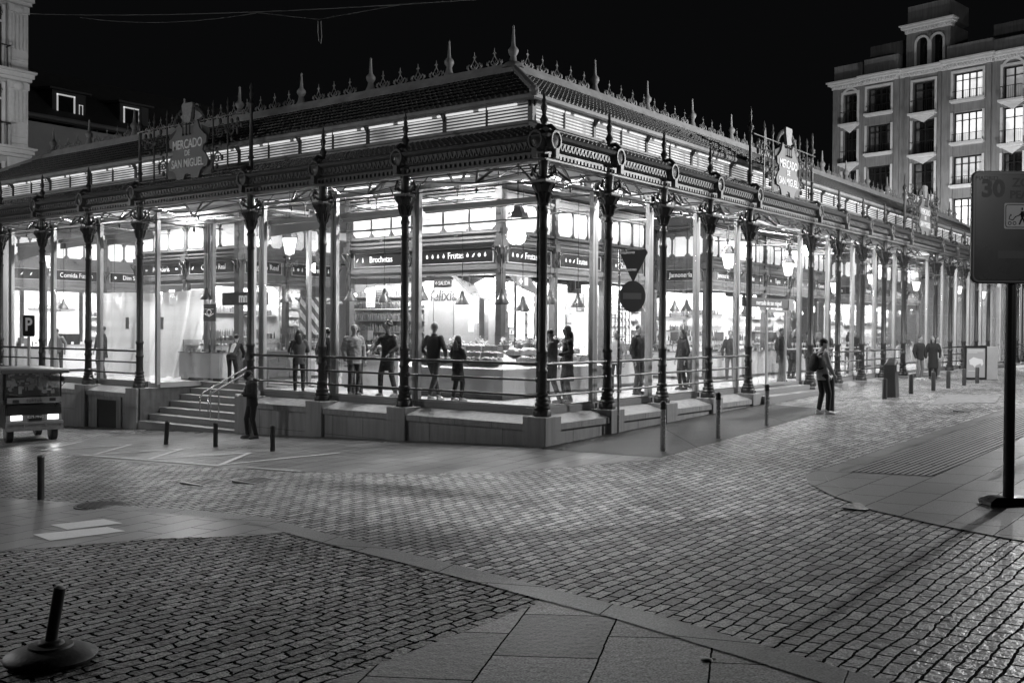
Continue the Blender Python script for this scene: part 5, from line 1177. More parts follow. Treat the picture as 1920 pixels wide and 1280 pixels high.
q = MB(); q.loft([[(x,y,z-.05) for x, y in ((13.72,-3.3),(14.08,-3.3),(14.08,-2.9),(13.72,-2.9))],[(x,y,z+zz) for x, y, zz in ((13.74,-3.26,.98),(14.06,-3.26,1.12),(14.06,-2.94,1.12),(13.74,-2.94,.98))],[(x,y,z+zz) for x, y, zz in ((13.8,-3.2,1.05),(14.0,-3.2,1.16),(14.0,-3.0,1.16),(13.8,-3.0,1.05))]]); q.build('body', mat('totem_grey', .055, .4), t, bevel=.01)
MB().box(13.78,14.03,-3.306,-3.286,z+.78,z+1.0).build('screen', mat('totem_panel', .4, .4), t)
t = empty('sandwich_board', (26.5,-2.7,G(26.5,-2.7)), 'black framed poster stand with pale animal picture by the far bollards', 'poster stand'); z = G(26.5,-2.7)
fx, fy = Vector((math.sin(yaw), -math.cos(yaw), 0)), Vector((-math.cos(yaw), -math.sin(yaw), 0))
def bp(u, w_, zz): p = Vector((26.5,-2.7,z))+fx*u+fy*w_; return (p.x, p.y, z+zz)
def slab(q, u0, u1, w0, w1, z0, z1): q.loft([[bp(u0,w0,z0),bp(u1,w0,z0),bp(u1,w1,z0),bp(u0,w1,z0)],[bp(u0,w0,z1),bp(u1,w0,z1),bp(u1,w1,z1),bp(u0,w1,z1)]])
q = MB(); slab(q,-.45,.45,-.2,0,.0,1.38); q.build('casing', BLACK, t); q = MB(); slab(q,-.37,.37,.001,.012,.1,1.28); q.build('poster', mat('poster_grey', .3, .5), t)
q = MB(); q.loft([[bp(u,.014,zz) for u, zz in ((-.25,.62),(-.28,.8),(-.1,.92),(.1,.86),(.26,.84),(.3,.66),(.24,.56),(.18,.66),(.02,.6),(-.05,.5),(-.12,.6))],[bp(u,.02,zz) for u, zz in ((-.25,.62),(-.28,.8),(-.1,.92),(.1,.86),(.26,.84),(.3,.66),(.24,.56),(.18,.66),(.02,.6),(-.05,.5),(-.12,.6))]])
for zz in (1.2,1.15,1.1,.36): slab(q,-.32,.3 if zz > 1.12 else .05,.013,.018,zz,zz+.018)
q.build('picture', mat('poster_pale', .6, .5), t)
slabq = MB(); slab(slabq,.5,.95,-.5,-.1,0,1.35); o = slabq.build('utility_cabinet', TILE, bevel=.02); tag(o, 'plain grey cabinet right behind the poster stand', 'cabinet')
# traffic signs on one post at the second plinth (seen from behind and front)
t = empty('traffic_sign', (2.42,-.42,G(2.42,-.42)), 'no entry disc below an inverted triangle on a slim pole', 'traffic sign'); z = G(2.42,-.42)
MB().tube([(2.42,-.42,z),(2.42,-.42,3.68)], .030, 12).build('pole', STEEL, t)
C0 = Vector((2.42,-.42,0)); SX = Vector((.62,-.78,0)); SN = Vector((-.78,-.62,0))
def sp(u, zz, d=0): return C0+SX*u+SN*d+Vector((0,0,zz))
q = MB(); q.loft([[sp(.30+.30*math.cos(a),2.60+.36*math.sin(a),.05) for a in [i*math.pi/16 for i in range(32)]],[sp(.30+.30*math.cos(a),2.60+.36*math.sin(a),.075) for a in [i*math.pi/16 for i in range(32)]]]); q.build('disc', mat('sign_red_as_grey', .16, .4), t)
q = MB(); q.loft([[sp(u,zz,.077) for u, zz in ((.08,2.54),(.50,2.54),(.50,2.68),(.08,2.68))],[sp(u,zz,.080) for u, zz in ((.08,2.54),(.50,2.54),(.50,2.68),(.08,2.68))]]); q.build('white_bar', mat('sign_white', .45, .5), t)
q = MB(); q.loft([[sp(u,zz,.05) for u, zz in ((.02,3.62),(.02,3.55),(.27,2.99),(.31,2.95),(.35,2.99),(.64,3.6),(.60,3.68))],[sp(u,zz,.07) for u, zz in ((.02,3.62),(.02,3.55),(.27,2.99),(.31,2.95),(.35,2.99),(.64,3.6),(.60,3.68))]]); q.build('triangle', mat('sign_back', .11, .4), t)
q = MB()
for zz, w_ in ((3.58,.34),(3.19,.38),(2.86,.2),(2.3,.2)): q.loft([[sp(-.03,zz-.025,.074),sp(w_,zz-.025+.02,.074),sp(w_,zz+.025+.02,.074),sp(-.03,zz+.025,.074)],[sp(-.03,zz-.025,.09),sp(w_,zz-.025+.02,.09),sp(w_,zz+.025+.02,.09),sp(-.03,zz+.025,.09)]]) if zz > 3 else q.tube([sp(0,zz), sp(w_,zz,.05)], .012, 6)
q.build('brackets', STEEL, t)
# P sign at the far left
PS = (-.6,20.2); t = empty('parking_sign', (PS[0],PS[1],-1.4), 'small parking sign with letter P at the left edge', 'parking sign')
VX = Vector((math.sin(yaw), -math.cos(yaw), 0)); VN = Vector((-math.cos(yaw), -math.sin(yaw), 0))
def vp(O, u, zz, d=0): return Vector(O)+VX*u+VN*d+Vector((0,0,zz))
def vslab(q, O, pts, d0, d1): q.loft([[vp(O,u,zz,d0) for u, zz in pts],[vp(O,u,zz,d1) for u, zz in pts]])
def rr(x0, x1, z0, z1, r, n=4):
    out = []
    for cx, cz, a0 in ((x1-r,z1-r,0),(x0+r,z1-r,90),(x0+r,z0+r,180),(x1-r,z0+r,270)):
        for i in range(n+1): a = R(a0+90*i/n); out.append((cx+r*math.cos(a), cz+r*math.sin(a)))
    return out
O = (PS[0],PS[1],0); q = MB(); q.tube([vp(O,.0,G(*PS)), vp(O,.0,1.6)], .045, 10); q.build('pole', ALU, t)
q = MB(); vslab(q, O, rr(-.17,.20,1.5,2.17,.05), .04, .06); q.build('panel', BLACK, t)
q = MB(); vslab(q, O, rr(-.19,.22,1.48,2.19,.055), .03, .05); q.build('rim', WHITE, t)
text('lettering', 'P', .58, PLT, t, vp(O,.015,1.86,.065), VX, bold=.015, sx=.8)
# big pedestrian zone sign at the right
SO = (-3.59,-9.76,0); gz_ = G(-3.59,-9.76)
t = empty('zone_sign', (-3.59,-9.76,gz_), 'large dark rounded board with pedestrian pictogram on a black post at the right edge', 'street sign')
q = MB(); q.tube([vp(SO,0,gz_+.02), vp(SO,0,2.5)], .066, 20); q.build('post', mat('post_black', .025, .3), t)
q = MB(); b0 = [vp(SO,u*.30,gz_,d*.17) for u, d in ((-1,-1),(1,-1),(1,1),(-1,1))]; q.loft([b0, [p+Vector((0,0,.045)) for p in b0], [vp(SO,u*.2,gz_+.10,d*.11) for u, d in ((-1,-1),(1,-1),(1,1),(-1,1))]])
for u in (-.24,.24): q.lathe(vp(SO,u,gz_+.045), [(.02,0),(.02,.03),(.008,.035)], 6)
q.build('base_plate', mat('post_black', .025, .3), t)
PX0, PX1, PZ0, PZ1 = -.56, .72, 2.45, 3.85
q = MB(); vslab(q, SO, rr(PX0,PX1,PZ0,PZ1,.09), .07, .12); q.build('board', mat('board_enamel', .05, .32, 0, .06, 1), t, bevel=.012)
q = MB(); vslab(q, SO, rr(PX0+.02,PX1-.02,PZ0+.02,PZ1-.02,.08), .121, .1222); q.build('rim', mat('rim_grey', .22, .35), t)
q = MB(); vslab(q, SO, rr(PX0+.035,PX1-.035,PZ0+.035,PZ1-.035,.075), .1223, .1228); q.build('border', BLACK, t)
q = MB(); vslab(q, SO, rr(PX0+.05,PX1-.05,PZ0+.05,PZ1-.05,.065), .123, .1245); q.build('face', mat('board_enamel2', .06, .28, 0, .05, 1), t)
DK = mat('dark_print', .025, .4); PAL = mat('reflective_white', .85, .4)
text('lettering', 'MADRID', .075, DK, t, vp(SO,-.38,3.755,.126), VX, ext=.001)
text('numerals', '30', .29, DK, t, vp(SO,-.30,3.62,.126), VX, ext=.001, bold=.012)
text('lettering', 'ZONA', .15, DK, t, vp(SO,-.06,3.70,.126), VX, ext=.001, bold=.004, align='LEFT')
text('lettering', 'PEATONAL', .135, DK, t, vp(SO,-.09,3.55,.126), VX, ext=.001, bold=.005, align='LEFT')
q = MB(); vslab(q, SO, rr(-.16,.36,3.13,3.45,.02), .1255, .1270); q.build('pictogram_plate', PAL, t)
q = MB()
bd = rr(-.14,.34,3.15,3.43,.03); n = len(bd)
q.tube([vp(SO,u,zz,.1275) for u, zz in bd+[bd[0]]], .006, 5)
def stick(u, z, k=1.0, lean=0, arm=.06):
    q.ball(vp(SO,u,z+.215*k,.128), (.02*k,.006,.02*k), 8, 6)
    def L_(a, b, r): q.tube([vp(SO,u+a[0]*k,z+a[1]*k,.128), vp(SO,u+b[0]*k,z+b[1]*k,.128)], r*k, 6)
    L_((0,.18),(0,.10),.022); L_((0,.1),(-.04,.0),.011); L_((0,.1),(.045,.0),.011); L_((0,.17),(-.05,.12),.008); L_((0,.17),(.05,.11),.008)
stick(.065,3.185,.9); stick(.175,3.175,.95)
q.tube([vp(SO,-.09,3.20+.02*math.sin(a),.128)+VX*(.02*math.cos(a)) for a in [i*.8 for i in range(9)]], .004, 4); q.tube([vp(SO,-.03,3.20+.02*math.sin(a),.128)+VX*(.02*math.cos(a)) for a in [i*.8 for i in range(9)]], .004, 4)
q.tube([vp(SO,.05,3.31,.128), vp(SO,-.02,3.28,.128), vp(SO,-.05,3.24,.128), vp(SO,-.10,3.25,.128), vp(SO,-.09,3.29,.128)], .006, 5); q.ball(vp(SO,-.075,3.30,.128), (.014,.005,.014), 6, 5)
q.build('pictogram', DK, t)
q = MB(); vslab(q, SO, [(-.24,2.765),(.6,2.765),(.6,2.86),(-.24,2.86)], .1255, .1268); q.build('pale_strip', mat('strip_grey', .09, .4), t)

# movable bollard on a dished base, bottom left
X, Y = -13.43, -4.87; z = G(X,Y)+.004
t = empty('movable_bollard', (X,Y,z), 'black post leaning in a wide dished metal base at the bottom left', 'bollard')
MB().lathe((X,Y,z), [(.36,0),(.37,.02),(.40,.03),(.41,.055),(.395,.075),(.28,.115),(.20,.135),(.19,.15),(.12,.158),(.11,.175),(.08,.19)], 40).build('dished_base', mat('base_metal', .03, .5, 0, .5, 7, .3, 30), t)
a_ = Vector((math.sin(yaw), -math.cos(yaw), 0)); top = Vector((X,Y,z+.17))+a_*.085+Vector((0,0,.47))
q = MB(); q.tube([Vector((X,Y,z+.17)), top], .052, 20); q.build('post', BOLL, t)
q = MB(); q.tube([top, top+(a_*.085+Vector((0,0,.47))).normalized()*.015], [.05,.03], 16); q.build('top_cap', ZINCL, t)

t.scale = (.84,.84,.9)
# ------------------------------------------------------------------ little tourist truck at the far left, headlights on
tk = empty('tourist_tuktuk', (0,0,0), 'small open tourist truck with lit headlights facing the camera at the far left', 'tuk-tuk')
TW = mat('truck_white', .09, .4, 0, .15, 3); TD = mat('truck_dark_panel', .014, .3, 0, .3, 3)
# built facing -Y (front), then turned
q = MB(); q.bbox(-.78,.78,-.02,2.6,.42,1.12,.05); q.build('body', TD, tk)
q = MB(); q.loft([[(-.76,-.03,1.0),(.76,-.03,1.0),(.76,.25,1.12),(-.76,.25,1.12)],[(-.77,-.06,.78),(.77,-.06,.78),(.77,.25,.78),(-.77,.25,.78)]][::-1]); q.build('front_panel', TD, tk)
q = MB(); q.bbox(-.95,.95,-.25,2.9,2.02,2.10,.03); q.tube([(-.93,-.24,2.02),(.93,-.24,2.02)], .035, 8); q.build('roof', TW, tk)
q = MB()
for x in (-.78,.78):
    for y, y2 in ((.0,-.02),(1.2,1.2),(2.55,2.55)): q.tube([(x,y+.1,1.1),(x*.98,y2+.05,2.03)], .03, 8)
q.build('pillars', BLACK, tk)
q = MB(); q.loft([[(-.74,.10,1.30),(.74,.10,1.30),(.74,.12,1.30),(-.74,.12,1.30)],[(-.73,.04,2.0),(.73,.04,2.0),(.73,.06,2.0),(-.73,.06,2.0)]]); q.build('windscreen', glass_mat('windscreen_glass', .8, 1, 1.7), tk)
q = MB(); q.box(-.74,.76,-.06,.0,1.14,1.30); q.build('name_board', mat('truck_pale', .2, .4, 0, .2, 6), tk)
text('lettering', 'tuktuk', .17, BLACK, tk, (.0,-.066,1.22), (1,0,0), ext=.002)
q = MB(); q.box(-.60,-.42,-.065,-.061,1.15,1.24); q.box(.42,.6,-.065,-.061,1.18,1.27); q.build('board_emblem', TD, tk)
q = MB(); q.box(-.80,.80,-.16,-.07,.36,.44); q.box(-.80,.80,-.16,-.07,.54,.62); q.box(-.78,.78,-.12,-.07,.44,.54)
for x in (-.79,-.3,.3,.75): q.box(x-.02,x+.03,-.164,-.1,.42,.56)
q.build('bumper', MATS['truck_pale'], tk)
q = MB(); q.box(-.78,.78,-.07,-.03,.62,.80); q.build('light_panel', MATS['truck_pale'], tk)
for x in (-.50,.52):
    MB().bbox(x-.16,x+.16,-.10,-.07,.66,.80,.01).build('headlight', emit('headlight_glow', 2.2), tk)
    l = lamp('headlight_beam', 'SPOT', (x,-.14,.72), 9, size=.06, spot=80, target=(x,-4,0)); l.parent = tk
MB().box(-.16,.20,-.105,-.07,.64,.80).build('number_plate', TD, tk); text('number', '8275 MNG', .10, PLT, tk, (.02,-.108,.745), (1,0,0), ext=.001)
for x in (-.62,.62):
    for y in (.35,2.1):
        w_ = MB(); w_.loft([[(x-.09,y+.27*math.cos(a),.27+.27*math.sin(a)) for a in [i*math.pi/12 for i in range(24)]],[(x+.09,y+.27*math.cos(a),.27+.27*math.sin(a)) for a in [i*math.pi/12 for i in range(24)]]]); o = w_.build('wheel', BLACK, tk, bevel=.02)
        w_ = MB(); w_.lathe((0,0,0), [(.14,-.1),(.14,.1)], 14, False); w_.v = [(x+v[2], y+v[0], .27+v[1]) for v in w_.v]; h_ = w_.build('rim', ALU, o)
q = MB(); q.lathe((.80,-.02,1.75), [(.0,-.01),(.06,0),(.07,.08),(.04,.12)], 10); q.tube([(.78,0,1.6),(.86,-.08,1.72)], .012, 5); q.build('mirror', BLACK, tk)
q = MB()
for y in (.9,1.7): q.box(-.7,.7,y,y+.4,1.0,1.14); q.box(-.7,.7,y+.36,y+.42,1.14,1.5)
q.build('seats', TD, tk)
q = MB()
for i in range(70): a = random.uniform(-.72,.72); zz = random.uniform(1.36,1.95); q.box(a, a+random.uniform(.02,.16), .5, .52, zz, zz+random.uniform(.02,.12))
q.build('reflection_scraps', WHITE, tk)  # white scraps behind the windscreen imitate its jumble of reflections
q = MB(); q.box(-.79,-.775,.3,2.5,1.12,2.0); q.box(.775,.79,.3,2.5,1.12,2.0); q.build('side_curtains', MATS['windscreen_glass'], tk)
q = MB(); q.box(-.7,.7,2.5,2.55,1.1,2.0); q.build('rear_panel', TD, tk)
tk.location = (-3.55,14.25,G(-3.5,14.4)-.02); tk.rotation_euler.z = R(-14); tk.scale = (.9,.9,.94)

# ------------------------------------------------------------------ buildings behind
STUC = mat('painted_stucco', .19, .75, 0, .2, .5, .2, 12, streak=.4); TRIM = mat('pale_stone_trim', .55, .65, 0, .1, 2); WDARK = mat('dark_window', .012, .15)
def facade(name, P0, dvec, label, stuc=STUC):
    return empty(name, P0, label, 'building')
ab = empty('apartment_block', (66.61,17.52,-.1), 'tall grey apartment block with pale cornices, arched openings and lit windows at right', 'building')
AD = Vector((-.165,-.986,0)).normalized(); AN = Vector((AD.y, -AD.x, 0)); 
if AN.dot(Vector((-1,0,0))) < 0: AN = -AN
A0 = Vector((66.61,17.52,0))
def ap(s, w_, z): return A0+AD*s+AN*w_+Vector((0,0,z))
def abox(q, s0, s1, w0, w1, z0, z1): q.loft([[ap(s0,w0,z0),ap(s1,w0,z0),ap(s1,w1,z0),ap(s0,w1,z0)],[ap(s0,w0,z1),ap(s1,w0,z1),ap(s1,w1,z1),ap(s0,w1,z1)]])
bays = [(1.5,.62,'arch'),(4.0,1.02,'wide'),(7.7,.88,'balcony'),(11.1,1.1,'wide'),(14.4,.72,'arch'),(17.7,1.05,'wide'),(21,.8,'balcony')]
top = 21.95; SE = 24.0
q = MB()
# wall built as piers and spandrels round the openings (openings are real recesses)
edges = sorted([(c-h, c+h) for c, h, _ in bays]); prev = 0
levels = [(19.1,21.45),(15.85,18.45),(12.6,15.1),(9.3,11.9),(6.0,8.6),(2.6,5.4)]
for a, b in edges+[(SE, SE)]: 
    if a > prev: abox(q, prev, a, -1.0, 0, -1, top)
    prev = b
for c, h, kd in bays:
    zz = top
    for (z0, z1) in levels:
        if kd == 'balcony' or kd == 'arch': z0 = z0-.15
        else: z0 = z0+.45; z1 = z1+.15
        abox(q, c-h, c+h, -.9, -.06 if kd == 'wide' else -.02, z1, zz); zz = z0
    abox(q, c-h, c+h, -.9, -.06, -1, zz)
q.build('wall', STUC, ab)
q = MB(); abox(q, .02, SE, -13, -1.0, -1, top-.1); q.build('wall', STUC, ab)
q = MB()
# pilaster strips
for s0, s1 in ((0,.45),(5.35,5.75),(6.2,6.6),(8.85,9.1),(12.5,12.85),(15.4,15.7),(19.0,19.4)): abox(q, s0, s1, .001, .12, -1, top)
q.build('pilasters', STUC, ab)
def cornice(q, s0, s1, z, w_=0, k=1):
    for z0, z1, ww in ((z,z+.22,.14),(z+.22,z+.32,.22),(z+.32,z+.5,.42),(z+.5,z+.62,.55)): abox(q, s0-ww*.8, s1+ww*.8, -.5+w_, ww*k+w_, z0, z1)
    s = s0
    while s < s1: abox(q, s, s+.12, .14+w_, .26+w_, z+.06, z+.2); s += .26
q = MB(); cornice(q, 0, 2.6, top); cornice(q, 2.9, 5.6, top+.004, .28); cornice(q, 5.9, 9.4, top+.002); cornice(q, 9.7, 12.9, top+.004, .28); cornice(q, 13.2, SE, top+.002); cornice(q, 6.15, 9.6, top+3.5, -.3)
q.build('cornice', TRIM, ab)
q = MB(); abox(q, .1, 2.6, -.5, .1, top+.62, top+1.9); abox(q, 2.85, 5.7, -.45, .3, top+.63, top+1.95); abox(q, 9.6, 13.0, -.5, .3, top+.63, top+1.75); abox(q, 13.0, SE, -.55, .1, top+.62, top+1.6); abox(q, 2.2, 6.4, -6, -2, top+.62, top+3.6); abox(q, 11, SE, -9, -5, top+.62, top+4.2)
q.build('parapet', STUC, ab)
q = MB()  # attic block with two arched openings
AZ = top+.62
for s0, s1, z0, z1 in ((6.1,6.95,AZ,AZ+3.3),(7.85,8.15,AZ,AZ+3.3),(9.05,9.6,AZ,AZ+3.3),(6.95,9.05,AZ+2.6,AZ+3.3)): abox(q, s0, s1, -1.2, -.302, z0, z1)
abox(q, 6.3, 9.4, -4, -1.201, AZ, AZ+3.2); abox(q, 6.2, 9.5, -3.9, -.3, AZ+3.52+.0, AZ+5.0)
q.build('attic', STUC, ab)
LITA = emit('lit_room', .75, var=.3); LITB = emit('dim_room', .10, var=.5); k = 0
def arch_pts(c, h, zs, r, n=10): return [(c+r*math.cos(math.pi*i/n), zs+r*math.sin(math.pi*i/n)) for i in range(n+1)]
def archring(q, c, h, z0, zs, w0, w1, th):
    o_ = [(c+h+th, z0)]+[(c+(h+th)*math.cos(math.pi*i/12), zs+(h+th)*math.sin(math.pi*i/12)) for i in range(13)]+[(c-h-th, z0)]
    i_ = [(c+h, z0)]+[(c+h*math.cos(math.pi*i/12), zs+h*math.sin(math.pi*i/12)) for i in range(13)]+[(c-h, z0)]
    for (a, b), (c_, d) in zip(zip(o_, o_[1:]), zip(i_, i_[1:])): q.loft([[ap(a[0],w0,a[1]),ap(b[0],w0,b[1]),ap(d[0],w0,d[1]),ap(c_[0],w0,c_[1])],[ap(a[0],w1,a[1]),ap(b[0],w1,b[1]),ap(d[0],w1,d[1]),ap(c_[0],w1,c_[1])]])
for c in (7.4,8.6):
    q = MB(); archring(q, c, .44, AZ, AZ+1.95, -.30, -.2, .16); q.build('window_surround', TRIM, ab)
    q = MB(); abox(q, c-.46, c+.46, -1.1, -.9, AZ, AZ+2.6); q.build('window', WDARK, ab)
lit = {(3,0):1,(3,1):1,(4,1):1,(4,0):2,(3,2):2,(3,3):1}
for bi, (c, h, kd) in enumerate(bays):
    for li, (z0, z1) in enumerate(levels[:5]):
        zz0, zz1 = (z0-.15, z1) if kd != 'wide' else (z0+.45, z1+.15)
        lt = lit.get((bi, li), 0); mt = (WDARK, LITA, LITB)[lt]
        q = MB(); abox(q, c-h+.02, c+h-.02, -.45 if lt else -.55, -.4 if lt else -.5, zz0, zz1); wn = q.build('window', mt, ab)
        if not lt and (bi*3+li*5) % 4 != 1: q = MB(); cw = h*(.35+.12*((bi+li*2)%4)); abox(q, c-h+.05, c-h+.05+cw, -.48, -.47, zz0+.1, zz1-.1); abox(q, c+h-.05-cw*.7, c+h-.05, -.48, -.47, zz0+.1, zz1-.1); q.build('curtain', mat('curtain_cloth', .10, .9, 0, .4, 3), wn)
        q = MB(); nb = 4 if kd == 'wide' else 2
        for i in range(nb+1):
            s = c-h+.05+(2*h-.1)*i/nb; abox(q, s-.05, s+.05, -.397 if lt else -.497, -.33, zz0, zz1)
        abox(q, c-h+.03, c+h-.03, -.396, -.34, zz1-.12, zz1); abox(q, c-h+.03, c+h-.03, -.396, -.34, zz0, zz0+.12); abox(q, c-h+.03, c+h-.03, -.398, -.35, zz0+(zz1-zz0)*.72, zz0+(zz1-zz0)*.72+.06)
        q.build('frame', BLACK, wn)
        q = MB()   # surround and sill
        abox(q, c-h-.18, c-h, -.1, .06, zz0-.2, zz1); abox(q, c+h, c+h+.18, -.1, .061, zz0-.2, zz1)
        if kd == 'arch' and li == 0: archring(q, c, h*.98, zz1-.001, zz1-.0, -.1, .05, .18) if False else abox(q, c-h-.18, c+h+.18, -.1, .062, zz1, zz1+.18)
        elif li == 0: abox(q, c-h-.18, c+h+.18, -.1, .062, zz1, zz1+.18)
        sl = .26 if kd == 'wide' else .55
        abox(q, c-h-.2, c+h+.2, -.1, sl, zz0-.16, zz0-.001); abox(q, c-h-.1, c+h+.1, -.1, sl*.6, zz0-.26, zz0-.161)
        if kd != 'wide': q.loft([[ap(c-h,.02,zz0-.27),ap(c+h,.02,zz0-.27),ap(c+h*.5,.02,zz0-.5),ap(c,.02,zz0-.75),ap(c-h*.5,.02,zz0-.5)],[ap(c-h,.10,zz0-.27),ap(c+h,.10,zz0-.27),ap(c+h*.5,.10,zz0-.5),ap(c,.10,zz0-.75),ap(c-h*.5,.10,zz0-.5)]])
        q.build('window_surround', TRIM, ab)
        if kd == 'arch' and li == 0:
            q = MB(); archring(q, c, h, zz1-.3, zz1-.28, .03, .085, .17); q.build('arch_moulding', TRIM, ab)
        q = MB(); zt_ = zz0+.95 if kd != 'wide' else zz0+.6; wb = .5 if kd != 'wide' else .2
        q.tube([ap(c-h,wb,zt_), ap(c+h,wb,zt_)], .025, 4); q.tube([ap(c-h,wb,zz0+.05), ap(c+h,wb,zz0+.05)], .02, 4)
        n_ = int(2*h/.14)
        for i in range(n_+1): q.tube([ap(c-h+2*h*i/n_,wb,zz0), ap(c-h+2*h*i/n_,wb,zt_)], .012, 3)
        for s in (c-h, c+h): q.tube([ap(s,.05,zt_), ap(s,wb,zt_)], .02, 4)
        q.build('balcony_rail', BLACK, ab)

# building at the far left: ornate corner with pilaster and balconies, facing right
lb = empty('corner_building', (3.0,34,-1.5), 'ornate pale corner building with fluted pilaster and balcony windows, cropped by the left edge', 'building')
XC, YF = 6.45, 34.0; LB = mat('pale_stucco_left', .36, .7, 0, .08, 1.2); LBT = mat('carved_stone_left', .5, .6, 0, .1, 6, .2, 30)
q = MB(); q.box(-14,XC-.9,YF,YF+.2,-2,20); q.box(-14,XC,YF+.2,YF+12,-2,20); q.build('wall', LB, lb)
q = MB(); q.box(XC-.9,XC,YF-.12,YF+.19,-2,20); q.build('pilaster', LBT, lb)
q = MB()
for z in (5.9,9.55,13.05,16.55,20):
    for z0, z1, w_ in ((z,z+.14,.22),(z+.14,z+.34,.36),(z+.34,z+.44,.5)): q.box(-14,XC+w_*.4,YF-w_-.1,YF+.1,z0,z1)
q.build('cornice', LBT, lb)
q = MB()
for zb_ in (9.99,13.49):
    for i in range(4): q.box(XC-.76+i*.18,XC-.66+i*.18,YF-.17,YF-.121,zb_+1.0 if zb_ > 12 else zb_+1.2,zb_+2.6)
    q.box(XC-.92,XC+.03,YF-.2,YF-.12,zb_+2.7,zb_+3.0); q.box(XC-.85,XC-.05,YF-.18,YF-.12,zb_+.2,zb_+.32); q.box(XC-.85,XC-.05,YF-.18,YF-.12,zb_+.5,zb_+.6); q.ball((XC-.45,YF-.15,zb_+2.85), (.3,.12,.22), 8, 6)
q.build('pilaster_ornament', LBT, lb)
for z in (6.4,9.99,13.49,16.99):
    q = MB(); q.box(XC-3.0,XC-1.15,YF-.06,YF-.002,z+.1,z+2.8); w_ = q.build('window', mat('left_window', .05, .2), lb)
    q = MB(); q.box(XC-1.2,XC-1.05,YF-.12,YF-.06,z,z+2.9); q.box(XC-2.1,XC-2.0,YF-.09,YF-.061,z+.1,z+2.8); q.box(XC-3,XC-1.2,YF-.09,YF-.061,z+2.1,z+2.2); q.build('frame', TRIM, w_)
    q = MB(); q.tube([(XC-3.0,YF-.5,z+1.0),(XC-1.0,YF-.5,z+1.0)], .03, 5)
    for i in range(14): q.tube([(XC-3+i*.155,YF-.5,z+.02),(XC-3+i*.155,YF-.5,z+1)], .014, 4)
    q.tube([(XC-1,YF-.5,z+1),(XC-1,YF-.1,z+1)], .03, 5)
    for i in range(5): q.tube([(XC-1.3-.3*i+.12*math.cos(a),YF-.14,z+2.5+.12*math.sin(a)) for a in [j*.7 for j in range(9)]], .014, 4)
    q.build('balcony_rail', BLACK, lb)
# dark house behind the left roof with two dormers
dh = empty('dark_house', (10,42,-1.5), 'unlit house with dark tiled roof and two dormer windows behind the market roof', 'building')
q = MB(); q.box(7.5,30,42,50,-2,13.0); q.build('wall', mat('house_wall', .34, .7, 0, .1, 1), dh)
q = MB(); q.loft([[(7.2,41.3,13.0),(30,41.3,13.0),(30,41.3,13.25),(7.2,41.3,13.25)],[(7.2,46.5,16.8),(30,46.5,16.8),(30,46.5,17.0),(7.2,46.5,17.0)]]); q.build('roof', mat('old_tiles', .02, .8, 0, .4, 3, .5, 12), dh)
q = MB(); q.tube([(7.2,41.2,13.2),(30,41.2,13.2)], .12, 8); q.build('gutter', mat('gutter_grey', .12, .5), dh)
DORM = emit('glowing_dormer_frame', .35)  # brightness of the dormer frames is put in as emission
for x, w_ in ((12.9,1.05),(17.0,1.0)):
    q = MB(); q.box(x-w_*.75,x+w_*1.15,42.2,45,13.4,15.0); q.loft([[(x-w_,41.9,15.0),(x+w_*1.35,41.9,15.0),(x+w_*1.35,41.9,15.1),(x-w_,41.9,15.1)],[(x-w_,45,15.3),(x+w_*1.35,45,15.3),(x+w_*1.35,45,15.4),(x-w_,45,15.4)]])
    d_ = q.build('dormer', mat('dormer_dark', .03, .8), dh)
    q = MB(); q.box(x-.48,x+.48,42.17,42.198,13.75,14.75); q.build('pane', WDARK, d_)
    q = MB()
    for a in ((x-.54,x-.46,13.7,14.8),(x+.46,x+.54,13.7,14.8),(x-.54,x+.54,14.74,14.82),(x-.54,x+.54,13.68,13.76)): q.box(a[0],a[1],42.13,42.168,a[2],a[3])
    if x < 14: 
        for a in ((x+.78,x+.81,13.8,14.4),(x+.98,x+1.01,13.8,14.4),(x+.78,x+1.01,14.37,14.4)): q.box(a[0],a[1],42.13,42.168,a[2],a[3])
    q.build('glowing_frame', DORM, d_)
# wires across the sky
def wire(a, b, sag, r, label, beads=0):
    a, b = Vector(a), Vector(b); pts = [a.lerp(b, i/40)-Vector((0,0,sag*4*(i/40)*(1-i/40))) for i in range(41)]
    q = MB(); q.tube(pts, r, 5); o = q.build('overhead_wire', mat('wire_grey', .25, .5)); tag(o, label, 'wire')
def cv(px, py, d):
    v = F_+R2*((px-960)/1899.34)-U2*((py-640)/1899.34); return Vector((-17.531,-12.4415,1.85))+v*d
wire(cv(48,26,47), cv(905,-1,26), .2, .012, 'thin overhead wire rising to the right across the dark sky')
wire(cv(150,33,40), cv(480,25,33), .25, .008, 'slack thinner wire looping under the overhead wire')
t = MB(); p = cv(596,40,32); t.tube([p, p-Vector((0,0,.35)), p-Vector((0,0,.62))+VX*.03, p-Vector((0,0,.7))+VX*.09, p-Vector((0,0,.5))+VX*.12, p+VX*.1], .012, 5); t.tube([cv(480,24,33), p+Vector((0,0,.05)), cv(760,8,29)], .008, 4); o = t.build('cable_loop', mat('wire_grey', .25, .5)); tag(o, 'short cable loop dangling from the sky wire', 'wire')

# hatch lines on the ground at left
Ls = [(-4.8,11.5),(-4.84,9.1),(-4.88,6.88),(-4.95,4.34)]; Us = [(-3.1,12.6),(-3.15,10.3),(-3.35,7.9),(-3.3,5.5),(-2.6,3.4)]
for i, l in enumerate(Ls): pline(Us[i], l, .06); pline(l, Us[i+1], .05)
pline((-4.98,9.4),(-5.04,4.2),.05); pline((-4.98,1.9),(-5.0,3.4),.03)
HM_ = MB(); HM_.v, HM_.f, HM_.smooth = HL.v, HL.f, HL.smooth; o = HM_.build('road_marking', LINEP); tag(o, kind='structure')

